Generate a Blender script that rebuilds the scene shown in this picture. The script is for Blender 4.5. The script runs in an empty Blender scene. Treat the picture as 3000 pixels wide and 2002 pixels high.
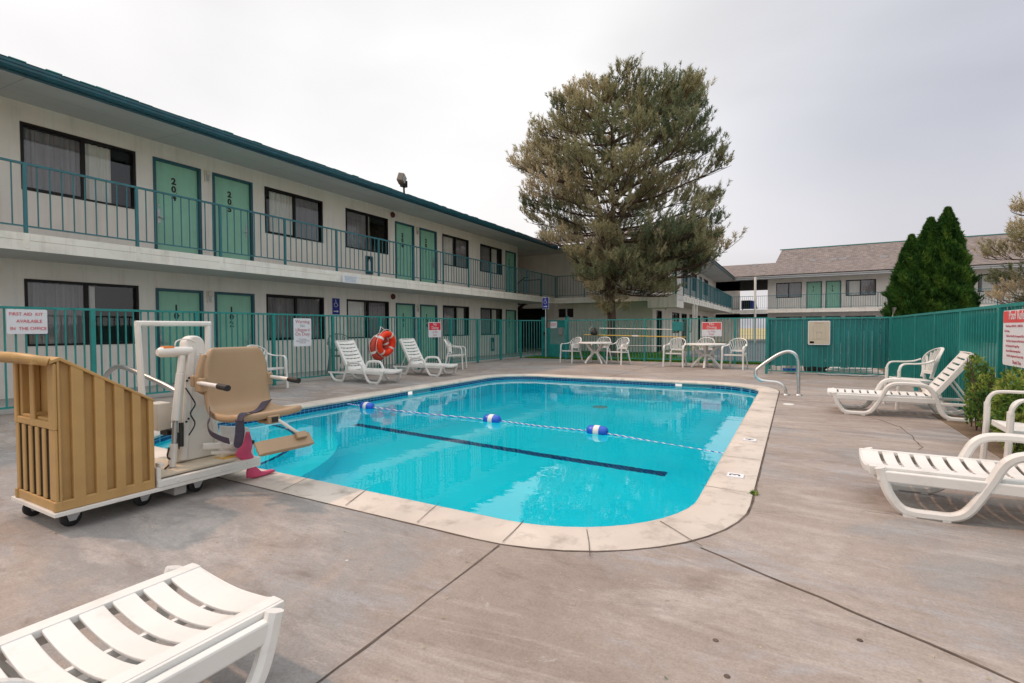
import bpy, math, random
import numpy as np
from mathutils import Vector, Matrix

random.seed(7); RNG = np.random.default_rng(11)
sc = bpy.context.scene
COL = sc.collection
R = math.radians

# ------------------------------------------------------------------ helpers
def link(o): COL.objects.link(o); return o

def tag(o, label=None, cat=None, group=None, kind=None):
    if label: o['label'] = label
    if cat: o['category'] = cat
    if group: o['group'] = group
    if kind: o['kind'] = kind
    return o

def thing(name, label, cat, loc=(0, 0, 0), rz=0.0, group=None):
    o = link(bpy.data.objects.new(name, None))
    o.location = loc; o.rotation_euler = (0, 0, rz); o.empty_display_size = .1
    return tag(o, label, cat, group)

class MB:
    """collects shapes and links them as ONE mesh object"""
    def __init__(s, M=None): s.v = []; s.f = []; s.M = M
    def add(s, vs, fs):
        n = len(s.v)
        if s.M is not None: vs = [tuple(s.M @ Vector(v)) for v in vs]
        s.v.extend([tuple(v) for v in vs]); s.f.extend([tuple(i + n for i in f) for f in fs]); return s
    def bx(s, x0, x1, y0, y1, z0, z1):
        if x0 > x1: x0, x1 = x1, x0
        if y0 > y1: y0, y1 = y1, y0
        if z0 > z1: z0, z1 = z1, z0
        vs = [(x, y, z) for z in (z0, z1) for y in (y0, y1) for x in (x0, x1)]
        return s.add(vs, [(0, 2, 3, 1), (4, 5, 7, 6), (0, 1, 5, 4), (2, 6, 7, 3), (0, 4, 6, 2), (1, 3, 7, 5)])
    def sweep(s, path, prof, up=(0, 0, 1), closed=False, scales=None, caps=True):
        P = [Vector(p) for p in path]; n = len(P); m = len(prof); up = Vector(up); vs = []; fs = []
        for i, p in enumerate(P):
            if closed: t = P[(i + 1) % n] - P[i - 1]
            else: t = P[min(i + 1, n - 1)] - P[max(i - 1, 0)]
            t.normalize()
            a = t.cross(up)
            if a.length < 1e-4: a = t.cross(Vector((1, 0, 0)) if abs(t.x) < .9 else Vector((0, 1, 0)))
            a.normalize(); b = a.cross(t)
            k = 1 if scales is None else scales[i]
            # mitre
            c = 1.0
            if 0 < i < n - 1 or closed:
                d1 = (P[(i + 1) % n] - p).normalized(); d0 = (p - P[i - 1]).normalized()
                c = 1 / max(.5, math.sqrt(max(.0, (1 + d1.dot(d0)) / 2)))
            for (u, w) in prof: vs.append(p + a * (u * k * (c if abs(a.z) < .9 else 1)) + b * (w * k))
        for i in range(n if closed else n - 1):
            j = (i + 1) % n
            for q in range(m):
                r = (q + 1) % m
                fs.append((i * m + q, i * m + r, j * m + r, j * m + q))
        if caps and not closed:
            fs.append(tuple(range(m - 1, -1, -1))); fs.append(tuple((n - 1) * m + q for q in range(m)))
        return s.add(vs, fs)
    def tube(s, path, r, n=8, closed=False, up=(0, 0, 1), radii=None):
        prof = [(math.cos(2 * math.pi * k / n) * r, math.sin(2 * math.pi * k / n) * r) for k in range(n)]
        return s.sweep(path, prof, up, closed, None if radii is None else [q / r for q in radii])
    def rect(s, path, w, h, up=(0, 0, 1), closed=False, b=.25):
        e = min(w, h) * b
        w /= 2; h /= 2
        prof = [(-w + e, -h), (w - e, -h), (w, -h + e), (w, h - e), (w - e, h), (-w + e, h), (-w, h - e), (-w, -h + e)]
        return s.sweep(path, prof, up, closed)
    def prism(s, poly, axis, a0, a1):
        """polygon in the two other axes, extruded along axis"""
        n = len(poly)
        def mk(p, a):
            if axis == 'x': return (a, p[0], p[1])
            if axis == 'y': return (p[0], a, p[1])
            return (p[0], p[1], a)
        vs = [mk(p, a0) for p in poly] + [mk(p, a1) for p in poly]
        fs = [tuple(range(n - 1, -1, -1)), tuple(range(n, 2 * n))] + [(i, (i + 1) % n, n + (i + 1) % n, n + i) for i in range(n)]
        return s.add(vs, fs)
    def lathe(s, prof, c=(0, 0, 0), n=24, axis='z'):
        vs = []; fs = []; m = len(prof)
        for k in range(n):
            a = 2 * math.pi * k / n; ca, sa = math.cos(a), math.sin(a)
            for r, h in prof:
                if axis == 'z': vs.append((c[0] + r * ca, c[1] + r * sa, c[2] + h))
                elif axis == 'x': vs.append((c[0] + h, c[1] + r * ca, c[2] + r * sa))
                else: vs.append((c[0] + r * ca, c[1] + h, c[2] + r * sa))
        for k in range(n):
            j = (k + 1) % n
            for q in range(m - 1): fs.append((k * m + q, j * m + q, j * m + q + 1, k * m + q + 1))
        return s.add(vs, fs)
    def build(s, name, m, parent=None, smooth=False, bevel=0.0, wn=False):
        org = Vector((0, 0, 0))
        vs = s.v
        if parent is not None and parent.name in WORLD:
            o = WORLD[parent.name]; vs = [(a - o[0], b - o[1], c - o[2]) for a, b, c in vs]
        me = bpy.data.meshes.new(name); me.from_pydata(vs, [], s.f); me.validate()
        import bmesh
        bm = bmesh.new(); bm.from_mesh(me); bmesh.ops.recalc_face_normals(bm, faces=bm.faces)
        bm.to_mesh(me); bm.free()
        if m is not None: me.materials.append(m)
        o = link(bpy.data.objects.new(name, me))
        if parent is not None: o.parent = parent
        if bevel:
            b = o.modifiers.new('bevel', 'BEVEL'); b.width = bevel; b.segments = 2; b.limit_method = 'ANGLE'; b.angle_limit = R(40)
        if smooth:
            me.polygons.foreach_set('use_smooth', [True] * len(me.polygons))
            try: me.set_sharp_from_angle(angle=R(45))
            except Exception: pass
        if parent is not None and parent.name in WORLD: OFF[o.name] = WORLD[parent.name]
        return o
OFF = {}; WORLD = {}

def world_thing(name, label, cat, loc, group=None):
    """a thing whose parts are written in world coordinates"""
    o = thing(name, label, cat, loc, 0, group); WORLD[o.name] = tuple(loc); return o

def sub(mb, name, m, part, **k):
    """sub-part of a part that was built under a world_thing"""
    off = OFF.get(part.name)
    if off is not None:
        mb.v = [(a - off[0], b - off[1], c - off[2]) for a, b, c in mb.v]
    return mb.build(name, m, part, **k)

def text(name, body, size, m, parent, M, align='CENTER', ext=.001, spacing=1.0, line=1.0, off=None, sx=1.0, bold=0.0):
    cu = bpy.data.curves.new('tmp', 'FONT'); cu.body = body; cu.size = size; cu.align_x = align; cu.align_y = 'CENTER'
    cu.extrude = ext; cu.space_character = spacing; cu.space_line = line; cu.resolution_u = 3; cu.offset = bold
    to = bpy.data.objects.new('tmp', cu); COL.objects.link(to)
    me = bpy.data.meshes.new_from_object(to); bpy.data.objects.remove(to); bpy.data.curves.remove(cu)
    me.name = name; me.transform(M @ Matrix.Diagonal((sx, 1, 1, 1)))
    if off is not None: me.transform(Matrix.Translation(-Vector(off)))
    me.materials.clear(); me.materials.append(m)
    o = link(bpy.data.objects.new(name, me)); o.parent = parent
    return o

def frame(origin, right, up):
    """matrix for text / panels: local x -> right, local y -> up"""
    r = Vector(right).normalized(); u = Vector(up).normalized(); n = r.cross(u)
    M = Matrix((r, u, n)).transposed().to_4x4(); M.translation = Vector(origin); return M

def arc(c, r, a0, a1, n, plane='xz', k=0):
    out = []
    for i in range(n + 1):
        a = R(a0 + (a1 - a0) * i / n); u, w = c[0] + r * math.cos(a), c[1] + r * math.sin(a)
        out.append((u, k, w) if plane == 'xz' else ((k, u, w) if plane == 'yz' else (u, w, k)))
    return out

def smooth_path(pts, n=6, closed=False):
    P = [Vector(p) for p in pts]; out = []; N = len(P)
    rng = range(N if closed else N - 1)
    for i in rng:
        if closed: p0, p1, p2, p3 = P[i - 1], P[i], P[(i + 1) % N], P[(i + 2) % N]
        else: p0, p1, p2, p3 = P[max(i - 1, 0)], P[i], P[i + 1], P[min(i + 2, N - 1)]
        for k in range(n):
            t = k / n
            out.append(.5 * ((2 * p1) + (p2 - p0) * t + (2 * p0 - 5 * p1 + 4 * p2 - p3) * t * t + (3 * p1 - p0 - 3 * p2 + p3) * t ** 3))
    if not closed: out.append(P[-1])
    return out

# ------------------------------------------------------------------ materials
def nt(m): m.use_nodes = True; t = m.node_tree; return t, t.nodes['Principled BSDF'], t.nodes, t.links

def pbr(name, col, rough=.6, var=.1, scale=3.0, bump=0.0, bscale=60.0, metal=0.0, spec=.5, dirt=0.0, dscale=1.2, dcol=(.12, .1, .08), stretch=(1, 1, 1), streak=0.0):
    m = bpy.data.materials.new(name); t, p, N, L = nt(m)
    tc = N.new('ShaderNodeTexCoord'); mp = N.new('ShaderNodeMapping'); mp.inputs['Scale'].default_value = stretch
    L.new(tc.outputs['Object'], mp.inputs[0])
    n = N.new('ShaderNodeTexNoise'); n.inputs['Scale'].default_value = scale; n.inputs['Detail'].default_value = 6
    L.new(mp.outputs[0], n.inputs['Vector'])
    r = N.new('ShaderNodeValToRGB')
    r.color_ramp.elements[0].position = .3; r.color_ramp.elements[1].position = .7
    r.color_ramp.elements[0].color = tuple(c * (1 - var) for c in col) + (1,)
    r.color_ramp.elements[1].color = tuple(min(1, c * (1 + var)) for c in col) + (1,)
    L.new(n.outputs['Fac'], r.inputs[0]); out = r.outputs[0]
    if dirt:
        d = N.new('ShaderNodeTexNoise'); d.inputs['Scale'].default_value = dscale; d.inputs['Detail'].default_value = 9; d.inputs['Roughness'].default_value = .65
        L.new(tc.outputs['Object'], d.inputs['Vector'])
        dr = N.new('ShaderNodeMapRange'); dr.inputs[1].default_value = .52; dr.inputs[2].default_value = .75; dr.inputs[4].default_value = dirt
        L.new(d.outputs['Fac'], dr.inputs[0])
        mx = N.new('ShaderNodeMixRGB'); mx.inputs[2].default_value = dcol + (1,)
        L.new(dr.outputs[0], mx.inputs[0]); L.new(out, mx.inputs[1]); out = mx.outputs[0]
    if streak:
        ms = N.new('ShaderNodeMapping'); ms.inputs['Scale'].default_value = (5, 5, .35); L.new(tc.outputs['Object'], ms.inputs[0])
        d = N.new('ShaderNodeTexNoise'); d.inputs['Scale'].default_value = 1.4; d.inputs['Detail'].default_value = 8; d.inputs['Roughness'].default_value = .7; L.new(ms.outputs[0], d.inputs['Vector'])
        dr = N.new('ShaderNodeMapRange'); dr.inputs[1].default_value = .50; dr.inputs[2].default_value = .74; dr.inputs[4].default_value = streak; L.new(d.outputs['Fac'], dr.inputs[0])
        mx = N.new('ShaderNodeMixRGB'); mx.inputs[2].default_value = dcol + (1,); L.new(dr.outputs[0], mx.inputs[0]); L.new(out, mx.inputs[1]); out = mx.outputs[0]
    L.new(out, p.inputs['Base Color'])
    p.inputs['Roughness'].default_value = rough; p.inputs['Metallic'].default_value = metal; p.inputs['Specular IOR Level'].default_value = spec
    rr = N.new('ShaderNodeMapRange'); rr.inputs[3].default_value = max(0.02, rough - .08); rr.inputs[4].default_value = min(1, rough + .1)
    L.new(n.outputs['Fac'], rr.inputs[0]); L.new(rr.outputs[0], p.inputs['Roughness'])
    if bump:
        b = N.new('ShaderNodeTexNoise'); b.inputs['Scale'].default_value = bscale; b.inputs['Detail'].default_value = 4
        L.new(tc.outputs['Object'], b.inputs['Vector'])
        bu = N.new('ShaderNodeBump'); bu.inputs['Strength'].default_value = bump; bu.inputs['Distance'].default_value = .01
        L.new(b.outputs['Fac'], bu.inputs['Height']); L.new(bu.outputs[0], p.inputs['Normal'])
    return m

M = {}
M['stucco'] = pbr('stucco', (.80, .77, .73), .9, .05, 1.5, .5, 90, spec=.2, dirt=.15, dscale=.8, dcol=(.38, .34, .29), streak=.28)
M['trim'] = pbr('cream_trim', (.76, .745, .69), .75, .05, 2, .15, 60, dirt=.3, dscale=2.2, dcol=(.36, .32, .26), streak=.5)
M['soffit'] = pbr('soffit', (.58, .58, .56), .9, .05, 1, .2, 60, spec=.2, dirt=.15, dscale=.7)
M['teal'] = pbr('teal_paint', (.016, .225, .21), .42, .15, 6, .06, 90, dirt=.12, dscale=5, dcol=(.05, .09, .07))
M['teal_dark'] = pbr('dark_teal_paint', (.012, .085, .12), .4, .15, 6)
M['teal_rail'] = pbr('teal_rail_paint', (.024, .145, .175), .45, .12, 6)
M['teal_board'] = pbr('teal_board', (.013, .185, .185), .55, .18, 2.5, .2, 30, dirt=.2, dscale=2, dcol=(.03, .09, .08))
M['mint'] = pbr('mint_paint', (.27, .56, .43), .45, .06, 2, .05, 40, dirt=.2, dscale=3, dcol=(.14, .28, .22), streak=.3)
M['bronze'] = pbr('bronze_aluminium', (.009, .007, .008), .45, .1, 8, spec=.3)
M['black'] = pbr('black_rubber', (.012, .012, .013), .6, .2, 20, .2, 80)
M['shade_dark'] = pbr('near_black_shade', (.035, .033, .03), .95, .2, 2)  # near-black colour put in for shade inside rooms, passages, slots and holes
M['shade_wall'] = pbr('interior_wall', (.30, .27, .22), .95, .1, 2)
M['curtain'] = pbr('curtain_cloth', (.66, .65, .60), .95, .05, 3)
M['curtain_grey'] = pbr('grey_curtain_cloth', (.24, .23, .24), .95, .08, 3)
M['plastic'] = pbr('white_plastic', (.70, .70, .68), .42, .04, 4, .05, 60, dirt=.40, dscale=6, dcol=(.40, .36, .30))
M['plastic_grey'] = pbr('grey_plastic', (.16, .18, .17), .5, .1, 4)
M['tan'] = pbr('tan_plastic', (.45, .28, .105), .5, .08, 5, .12, 120, dirt=.35, dscale=3, dcol=(.3, .18, .07), streak=.35)
M['tan_seat'] = pbr('tan_seat_plastic', (.36, .245, .145), .45, .05, 5, .08, 120, dirt=.1, dscale=3, dcol=(.2, .14, .09))
M['white_metal'] = pbr('white_powder_coat', (.70, .69, .66), .4, .05, 5, .03, 60, dirt=.28, dscale=6, dcol=(.36, .28, .18))
M['board'] = pbr('weathered_board', (.60, .53, .42), .7, .12, 2, .2, 30, dirt=.45, dscale=4, dcol=(.42, .30, .18))
M['steel'] = pbr('stainless_steel', (.60, .60, .60), .36, .08, 10, metal=1.0)
M['galv'] = pbr('galvanised', (.45, .46, .47), .45, .12, 10, metal=.8)
M['orange'] = pbr('orange_vinyl', (.88, .045, .006), .4, .08, 5, .1, 30)
M['orange_dark'] = pbr('faded_orange_vinyl', (.45, .05, .03), .55, .12, 5, .1, 30)
M['orange_knob'] = pbr('orange_plastic', (.85, .25, .06), .45, .05, 5)
M['band'] = pbr('white_band', (.75, .72, .68), .6, .05, 10)
M['pink'] = pbr('pink_rubber', (.60, .07, .17), .45, .12, 12, .2, 30)
M['strap'] = pbr('purple_grey_webbing', (.055, .045, .07), .85, .2, 60, .3, 200)
M['red'] = pbr('sign_red', (.62, .02, .05), .5, .08, 12)
M['red_light'] = pbr('faded_sign_red', (.66, .08, .08), .5, .12, 12)
M['signwhite'] = pbr('sign_white', (.70, .72, .76), .45, .04, 6, dirt=.08, dscale=8)
M['signblue'] = pbr('sign_blue', (.008, .022, .26), .4, .05, 6)
M['signtan'] = pbr('map_paper', (.55, .49, .38), .6, .06, 8, dirt=.15, dscale=9)
M['maproon'] = pbr('dark_red_paint', (.09, .012, .012), .4, .1, 10)
M['ink'] = pbr('dark_ink', (.01, .012, .012), .5, .05, 5)
M['ink_grey'] = pbr('grey_ink', (.33, .34, .36), .6, .05, 5)
M['ink_pink'] = pbr('faded_red_ink', (.48, .16, .20), .6, .2, 30)
M['ink_blue'] = pbr('blue_ink', (.28, .40, .52), .6, .05, 5)
M['lamp_glass'] = pbr('lamp_lens', (.62, .60, .54), .35, .04, 10)
M['yellow'] = pbr('yellow_fibreglass', (.72, .46, .08), .45, .08, 6)
M['blue_float'] = pbr('blue_float', (.01, .10, .55), .35, .06, 6)
M['bark_grey'] = pbr('weathered_grey_metal', (.16, .14, .12), .6, .2, 9)
M['navy_tile'] = None
M['paver'] = None
M['bark'] = pbr('pine_bark', (.10, .068, .054), .95, .45, 4, .9, 14, spec=.2, stretch=(1.5, 1.5, .35))
M['soil'] = pbr('bare_soil', (.16, .12, .085), .95, .35, 3, .6, 25, spec=.1)

def tile_mat(name, c1, c2, mortar, sx):
    m = bpy.data.materials.new(name); t, p, N, L = nt(m)
    tc = N.new('ShaderNodeTexCoord'); b = N.new('ShaderNodeTexBrick'); b.offset = 0
    # faces in several planes: use x+y along, z up
    sp = N.new('ShaderNodeSeparateXYZ'); ad = N.new('ShaderNodeMath'); cb = N.new('ShaderNodeCombineXYZ')
    L.new(tc.outputs['Object'], sp.inputs[0]); L.new(sp.outputs[0], ad.inputs[0]); L.new(sp.outputs[1], ad.inputs[1])
    L.new(ad.outputs[0], cb.inputs[0]); L.new(sp.outputs[2], cb.inputs[1]); L.new(cb.outputs[0], b.inputs['Vector'])
    b.inputs['Scale'].default_value = sx; b.inputs['Brick Width'].default_value = 1; b.inputs['Row Height'].default_value = 1
    b.inputs['Mortar Size'].default_value = .06; b.inputs['Color1'].default_value = c1 + (1,); b.inputs['Color2'].default_value = c2 + (1,); b.inputs['Mortar'].default_value = mortar + (1,)
    L.new(b.outputs[0], p.inputs['Base Color']); p.inputs['Roughness'].default_value = .2
    return m
M['navy_tile'] = tile_mat('navy_tile', (.004, .03, .14), (.008, .05, .20), (.10, .30, .42), 13)

def shingle_mat():
    m = bpy.data.materials.new('roof_shingles'); t, p, N, L = nt(m)
    tc = N.new('ShaderNodeTexCoord'); mp = N.new('ShaderNodeMapping'); L.new(tc.outputs['Object'], mp.inputs[0])
    b = N.new('ShaderNodeTexBrick'); b.inputs['Scale'].default_value = 3.2; b.inputs['Row Height'].default_value = .42; b.inputs['Brick Width'].default_value = .9
    b.inputs['Mortar Size'].default_value = .035; b.inputs['Mortar Smooth'].default_value = .6
    b.inputs['Color1'].default_value = (.27, .245, .24, 1); b.inputs['Color2'].default_value = (.19, .173, .172, 1); b.inputs['Mortar'].default_value = (.10, .085, .08, 1)
    L.new(mp.outputs[0], b.inputs['Vector'])
    n = N.new('ShaderNodeTexNoise'); n.inputs['Scale'].default_value = 3.5; n.inputs['Detail'].default_value = 8; L.new(tc.outputs['Object'], n.inputs['Vector'])
    r = N.new('ShaderNodeValToRGB'); r.color_ramp.elements[0].position = .35; r.color_ramp.elements[1].position = .7
    r.color_ramp.elements[0].color = (.75, .75, .75, 1); r.color_ramp.elements[1].color = (1.2, 1.15, 1.1, 1); L.new(n.outputs['Fac'], r.inputs[0])
    mx = N.new('ShaderNodeMixRGB'); mx.blend_type = 'MULTIPLY'; mx.inputs[0].default_value = 1; L.new(b.outputs[0], mx.inputs[1]); L.new(r.outputs[0], mx.inputs[2])
    L.new(mx.outputs[0], p.inputs['Base Color']); p.inputs['Roughness'].default_value = .95; p.inputs['Specular IOR Level'].default_value = .15
    bu = N.new('ShaderNodeBump'); bu.inputs['Strength'].default_value = .6; bu.inputs['Distance'].default_value = .02
    L.new(b.outputs['Fac'], bu.inputs['Height']); bu.invert = True; L.new(bu.outputs[0], p.inputs['Normal'])
    return m
M['shingle'] = shingle_mat()

def deck_mat():
    m = bpy.data.materials.new('broomed_concrete'); t, p, N, L = nt(m)
    tc = N.new('ShaderNodeTexCoord')
    def noise(scale, detail=6, rough=.55, st=(1, 1, 1), rot=0, dist=0.0):
        mp = N.new('ShaderNodeMapping'); mp.inputs['Scale'].default_value = st; mp.inputs['Rotation'].default_value = (0, 0, rot)
        L.new(tc.outputs['Object'], mp.inputs[0])
        n = N.new('ShaderNodeTexNoise'); n.inputs['Scale'].default_value = scale; n.inputs['Detail'].default_value = detail
        n.inputs['Roughness'].default_value = rough; n.inputs['Distortion'].default_value = dist
        L.new(mp.outputs[0], n.inputs['Vector']); return n.outputs['Fac']
    def ramp(fac, a, b, ca, cb):
        r = N.new('ShaderNodeValToRGB'); r.color_ramp.elements[0].position = a; r.color_ramp.elements[1].position = b
        r.color_ramp.elements[0].color = ca + (1,); r.color_ramp.elements[1].color = cb + (1,); L.new(fac, r.inputs[0]); return r.outputs[0]
    def mix(fac, a, b, mode='MIX'):
        x = N.new('ShaderNodeMixRGB'); x.blend_type = mode
        if isinstance(fac, float): x.inputs[0].default_value = fac
        else: L.new(fac, x.inputs[0])
        for i, q in ((1, a), (2, b)):
            if isinstance(q, tuple): x.inputs[i].default_value = q + (1,)
            else: L.new(q, x.inputs[i])
        return x.outputs[0]
    def rng(fac, a, b, c=0., d=1.):
        x = N.new('ShaderNodeMapRange'); x.inputs[1].default_value = a; x.inputs[2].default_value = b; x.inputs[3].default_value = c; x.inputs[4].default_value = d
        L.new(fac, x.inputs[0]); return x.outputs[0]
    rot = R(-22)
    base = mix(rng(noise(.45, 8, .62, dist=.4), .40, .62), (.265, .222, .196), (.375, .330, .298))
    base = mix(rng(noise(.38, 9, .62, (1, 1.5, 1), R(20), .6), .52, .58, 0., .75), base, (.27, .275, .278))
    base = mix(rng(noise(1.0, 9, .70, (.6, 1.6, 1), rot, 1.6), .50, .64, 0., .66), base, (.465, .43, .405))
    base = mix(rng(noise(1.3, 9, .74, (.55, 1.5, 1), rot + R(8), 2.0), .53, .68, 0., .62), base, (.18, .148, .13))
    base = mix(rng(noise(.8, 9, .72, (.6, 1.6, 1), rot - R(10), 1.8), .55, .64, 0., .62), base, (.345, .355, .375))
    base = mix(rng(noise(6.5, 9, .8, (.25, 2.0, 1), rot + R(4), .8), .50, .68, 0., .18), base, (.16, .13, .115))
    base = mix(rng(noise(2.1, 9, .8, (.9, 1.3, 1), 0, 2.2), .60, .64, 0., .50), base, (.43, .415, .405))
    base = mix(rng(noise(3.3, 9, .85, (.8, 1.1, 1), 1, 3.0), .63, .655, 0., .50), base, (.13, .105, .09))
    vc = N.new('ShaderNodeTexVoronoi'); vc.feature = 'DISTANCE_TO_EDGE'; vc.inputs['Scale'].default_value = .42
    mpc = N.new('ShaderNodeMapping'); L.new(tc.outputs['Object'], mpc.inputs[0]); wn = N.new('ShaderNodeTexNoise'); wn.inputs['Scale'].default_value = 2.5; wn.inputs['Detail'].default_value = 6; L.new(tc.outputs['Object'], wn.inputs['Vector'])
    wa = N.new('ShaderNodeVectorMath'); wa.operation = 'MULTIPLY_ADD'; wa.inputs[1].default_value = (.5, .5, 0); L.new(wn.outputs['Color'], wa.inputs[0]); L.new(mpc.outputs[0], wa.inputs[2]); L.new(wa.outputs[0], vc.inputs['Vector'])
    crk = rng(vc.outputs['Distance'], .0, .0035, 1., 0.); cm_ = N.new('ShaderNodeMath'); cm_.operation = 'MULTIPLY'; L.new(crk, cm_.inputs[0]); L.new(rng(noise(.7, 4), .52, .58, 0., .55), cm_.inputs[1])
    base = mix(cm_.outputs[0], base, (.10, .08, .07))
    # fine grain
    base = mix(1.0, base, ramp(noise(85, 5, .8), .32, .68, (.80, .80, .80), (1.14, 1.14, 1.14)), 'MULTIPLY')
    base = mix(1.0, base, ramp(noise(14, 9, .82), .32, .70, (.84, .83, .82), (1.10, 1.10, 1.10)), 'MULTIPLY')
    # small dark spots
    v = N.new('ShaderNodeTexVoronoi'); v.inputs['Scale'].default_value = 1.3; L.new(tc.outputs['Object'], v.inputs['Vector'])
    base = mix(rng(v.outputs['Distance'], .012, .03, .75, 0.), base, (.09, .07, .055))
    v2 = N.new('ShaderNodeTexVoronoi'); v2.inputs['Scale'].default_value = 5.5; L.new(tc.outputs['Object'], v2.inputs['Vector'])
    base = mix(rng(v2.outputs['Distance'], .02, .05, .4, 0.), base, (.14, .115, .10))
    L.new(base, p.inputs['Base Color'])
    L.new(rng(noise(1.1, 5), .35, .65, .60, .9), p.inputs['Roughness']); p.inputs['Specular IOR Level'].default_value = .35
    bu = N.new('ShaderNodeBump'); bu.inputs['Strength'].default_value = .35; bu.inputs['Distance'].default_value = .004
    L.new(noise(120, 4, .7, (.35, 2.2, 1), rot), bu.inputs['Height']); L.new(bu.outputs[0], p.inputs['Normal'])
    return m
M['deck'] = deck_mat()
M['coping'] = pbr('cream_coping', (.56, .51, .455), .75, .14, 1.6, .4, 90, spec=.3, dirt=1.0, dscale=5.0, dcol=(.30, .265, .235))
M['joint'] = pbr('joint_gap', (.12, .095, .08), .95, .4, 9, spec=.1)
M['walk'] = pbr('walkway_concrete', (.40, .39, .37), .85, .12, 1.2, .2, 80, dirt=.3, dscale=1.5, dcol=(.2, .19, .17))
M['plaster'] = pbr('pool_plaster', (.0, .80, .97), .7, .05, .9, .05, 30)
M['plaster_light'] = pbr('pool_skimmer', (.10, .26, .32), .6, .05, 3)
M['grass'] = pbr('lawn_blades', (.07, .20, .025), .8, .35, 4, spec=.2)
M['asphalt'] = pbr('drive_surface', (.17, .18, .20), .9, .15, 2, .3, 60, dirt=.2)
M['field'] = pbr('dry_field', (.38, .31, .16), .95, .35, .05, stretch=(.2, 2, 1), dirt=.4, dscale=.03, dcol=(.42, .28, .22))
M['hills'] = pbr('far_hills', (.33, .34, .40), 1.0, .12, .02)

def glass_mat():
    m = bpy.data.materials.new('window_glass'); m.use_nodes = True; N = m.node_tree.nodes; L = m.node_tree.links
    N.clear(); o = N.new('ShaderNodeOutputMaterial'); mx = N.new('ShaderNodeMixShader'); tr = N.new('ShaderNodeBsdfTransparent'); gl = N.new('ShaderNodeBsdfGlossy')
    tr.inputs[0].default_value = (.94, .95, .96, 1); gl.inputs['Roughness'].default_value = .02; gl.inputs[0].default_value = (.9, .92, .95, 1)
    fr = N.new('ShaderNodeLayerWeight'); fr.inputs[0].default_value = .5
    pw = N.new('ShaderNodeMath'); pw.operation = 'POWER'; pw.inputs[1].default_value = 5; L.new(fr.outputs['Facing'], pw.inputs[0])
    ad = N.new('ShaderNodeMath'); ad.operation = 'MULTIPLY_ADD'; ad.inputs[1].default_value = .90; ad.inputs[2].default_value = .075; L.new(pw.outputs[0], ad.inputs[0])
    L.new(ad.outputs[0], mx.inputs[0]); L.new(tr.outputs[0], mx.inputs[1]); L.new(gl.outputs[0], mx.inputs[2]); L.new(mx.outputs[0], o.inputs[0])
    # faint waviness of real panes
    tc = N.new('ShaderNodeTexCoord'); n = N.new('ShaderNodeTexNoise'); n.inputs['Scale'].default_value = 2.0; L.new(tc.outputs['Object'], n.inputs['Vector'])
    b = N.new('ShaderNodeBump'); b.inputs['Strength'].default_value = .06; b.inputs['Distance'].default_value = .02; L.new(n.outputs['Fac'], b.inputs['Height']); L.new(b.outputs[0], gl.inputs['Normal'])
    return m
M['glass'] = glass_mat()

def water_mat():
    m = bpy.data.materials.new('pool_water'); t, p, N, L = nt(m)
    p.inputs['Base Color'].default_value = (.45, .98, 1, 1); p.inputs['Roughness'].default_value = 0.0; p.inputs['IOR'].default_value = 1.33
    p.inputs['Transmission Weight'].default_value = 1.0
    tc = N.new('ShaderNodeTexCoord')
    mp = N.new('ShaderNodeMapping'); mp.inputs['Scale'].default_value = (1, 1.6, 1); L.new(tc.outputs['Object'], mp.inputs[0])
    n = N.new('ShaderNodeTexNoise'); n.inputs['Scale'].default_value = 2.6; n.inputs['Detail'].default_value = 3; L.new(mp.outputs[0], n.inputs['Vector'])
    n2 = N.new('ShaderNodeTexNoise'); n2.inputs['Scale'].default_value = 11; n2.inputs['Detail'].default_value = 2; L.new(mp.outputs[0], n2.inputs['Vector'])
    a = N.new('ShaderNodeMath'); a.operation = 'MULTIPLY_ADD'; a.inputs[1].default_value = .12; L.new(n2.outputs['Fac'], a.inputs[0]); L.new(n.outputs['Fac'], a.inputs[2])
    b = N.new('ShaderNodeBump'); b.inputs['Strength'].default_value = .075; b.inputs['Distance'].default_value = .02
    L.new(a.outputs[0], b.inputs['Height']); L.new(b.outputs[0], p.inputs['Normal'])
    return m
M['water'] = water_mat()

def foliage_mat(name, stops, rough=.7, trans=.25):
    m = bpy.data.materials.new(name); t, p, N, L = nt(m)
    at = N.new('ShaderNodeAttribute'); at.attribute_name = 'tint'
    r = N.new('ShaderNodeValToRGB'); el = r.color_ramp.elements
    el[0].position, el[0].color = stops[0][0], stops[0][1] + (1,); el[1].position, el[1].color = stops[-1][0], stops[-1][1] + (1,)
    for s, c in stops[1:-1]:
        e = el.new(s); e.color = c + (1,)
    L.new(at.outputs['Fac'], r.inputs[0]); L.new(r.outputs[0], p.inputs['Base Color']); p.inputs['Roughness'].default_value = rough
    p.inputs['Specular IOR Level'].default_value = .2
    tl = N.new('ShaderNodeBsdfTranslucent'); L.new(r.outputs[0], tl.inputs[0]); mx = N.new('ShaderNodeMixShader'); mx.inputs[0].default_value = trans
    L.new(p.outputs[0], mx.inputs[1]); L.new(tl.outputs[0], mx.inputs[2]); L.new(mx.outputs[0], N['Material Output'].inputs[0])
    return m
M['needles'] = foliage_mat('pine_needles', [(0, (.11, .165, .10)), (.36, (.28, .285, .155)), (.66, (.47, .42, .265)), (1, (.62, .53, .38))], trans=.32)
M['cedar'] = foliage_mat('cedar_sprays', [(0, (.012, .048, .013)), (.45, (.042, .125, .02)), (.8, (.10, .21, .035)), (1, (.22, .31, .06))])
M['shrub'] = foliage_mat('shrub_leaves', [(0, (.06, .14, .04)), (.5, (.18, .30, .06)), (1, (.45, .48, .13))])
M['grass_leaf'] = foliage_mat('grass_leaf', [(0, (.05, .17, .018)), (1, (.16, .34, .04))])

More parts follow.
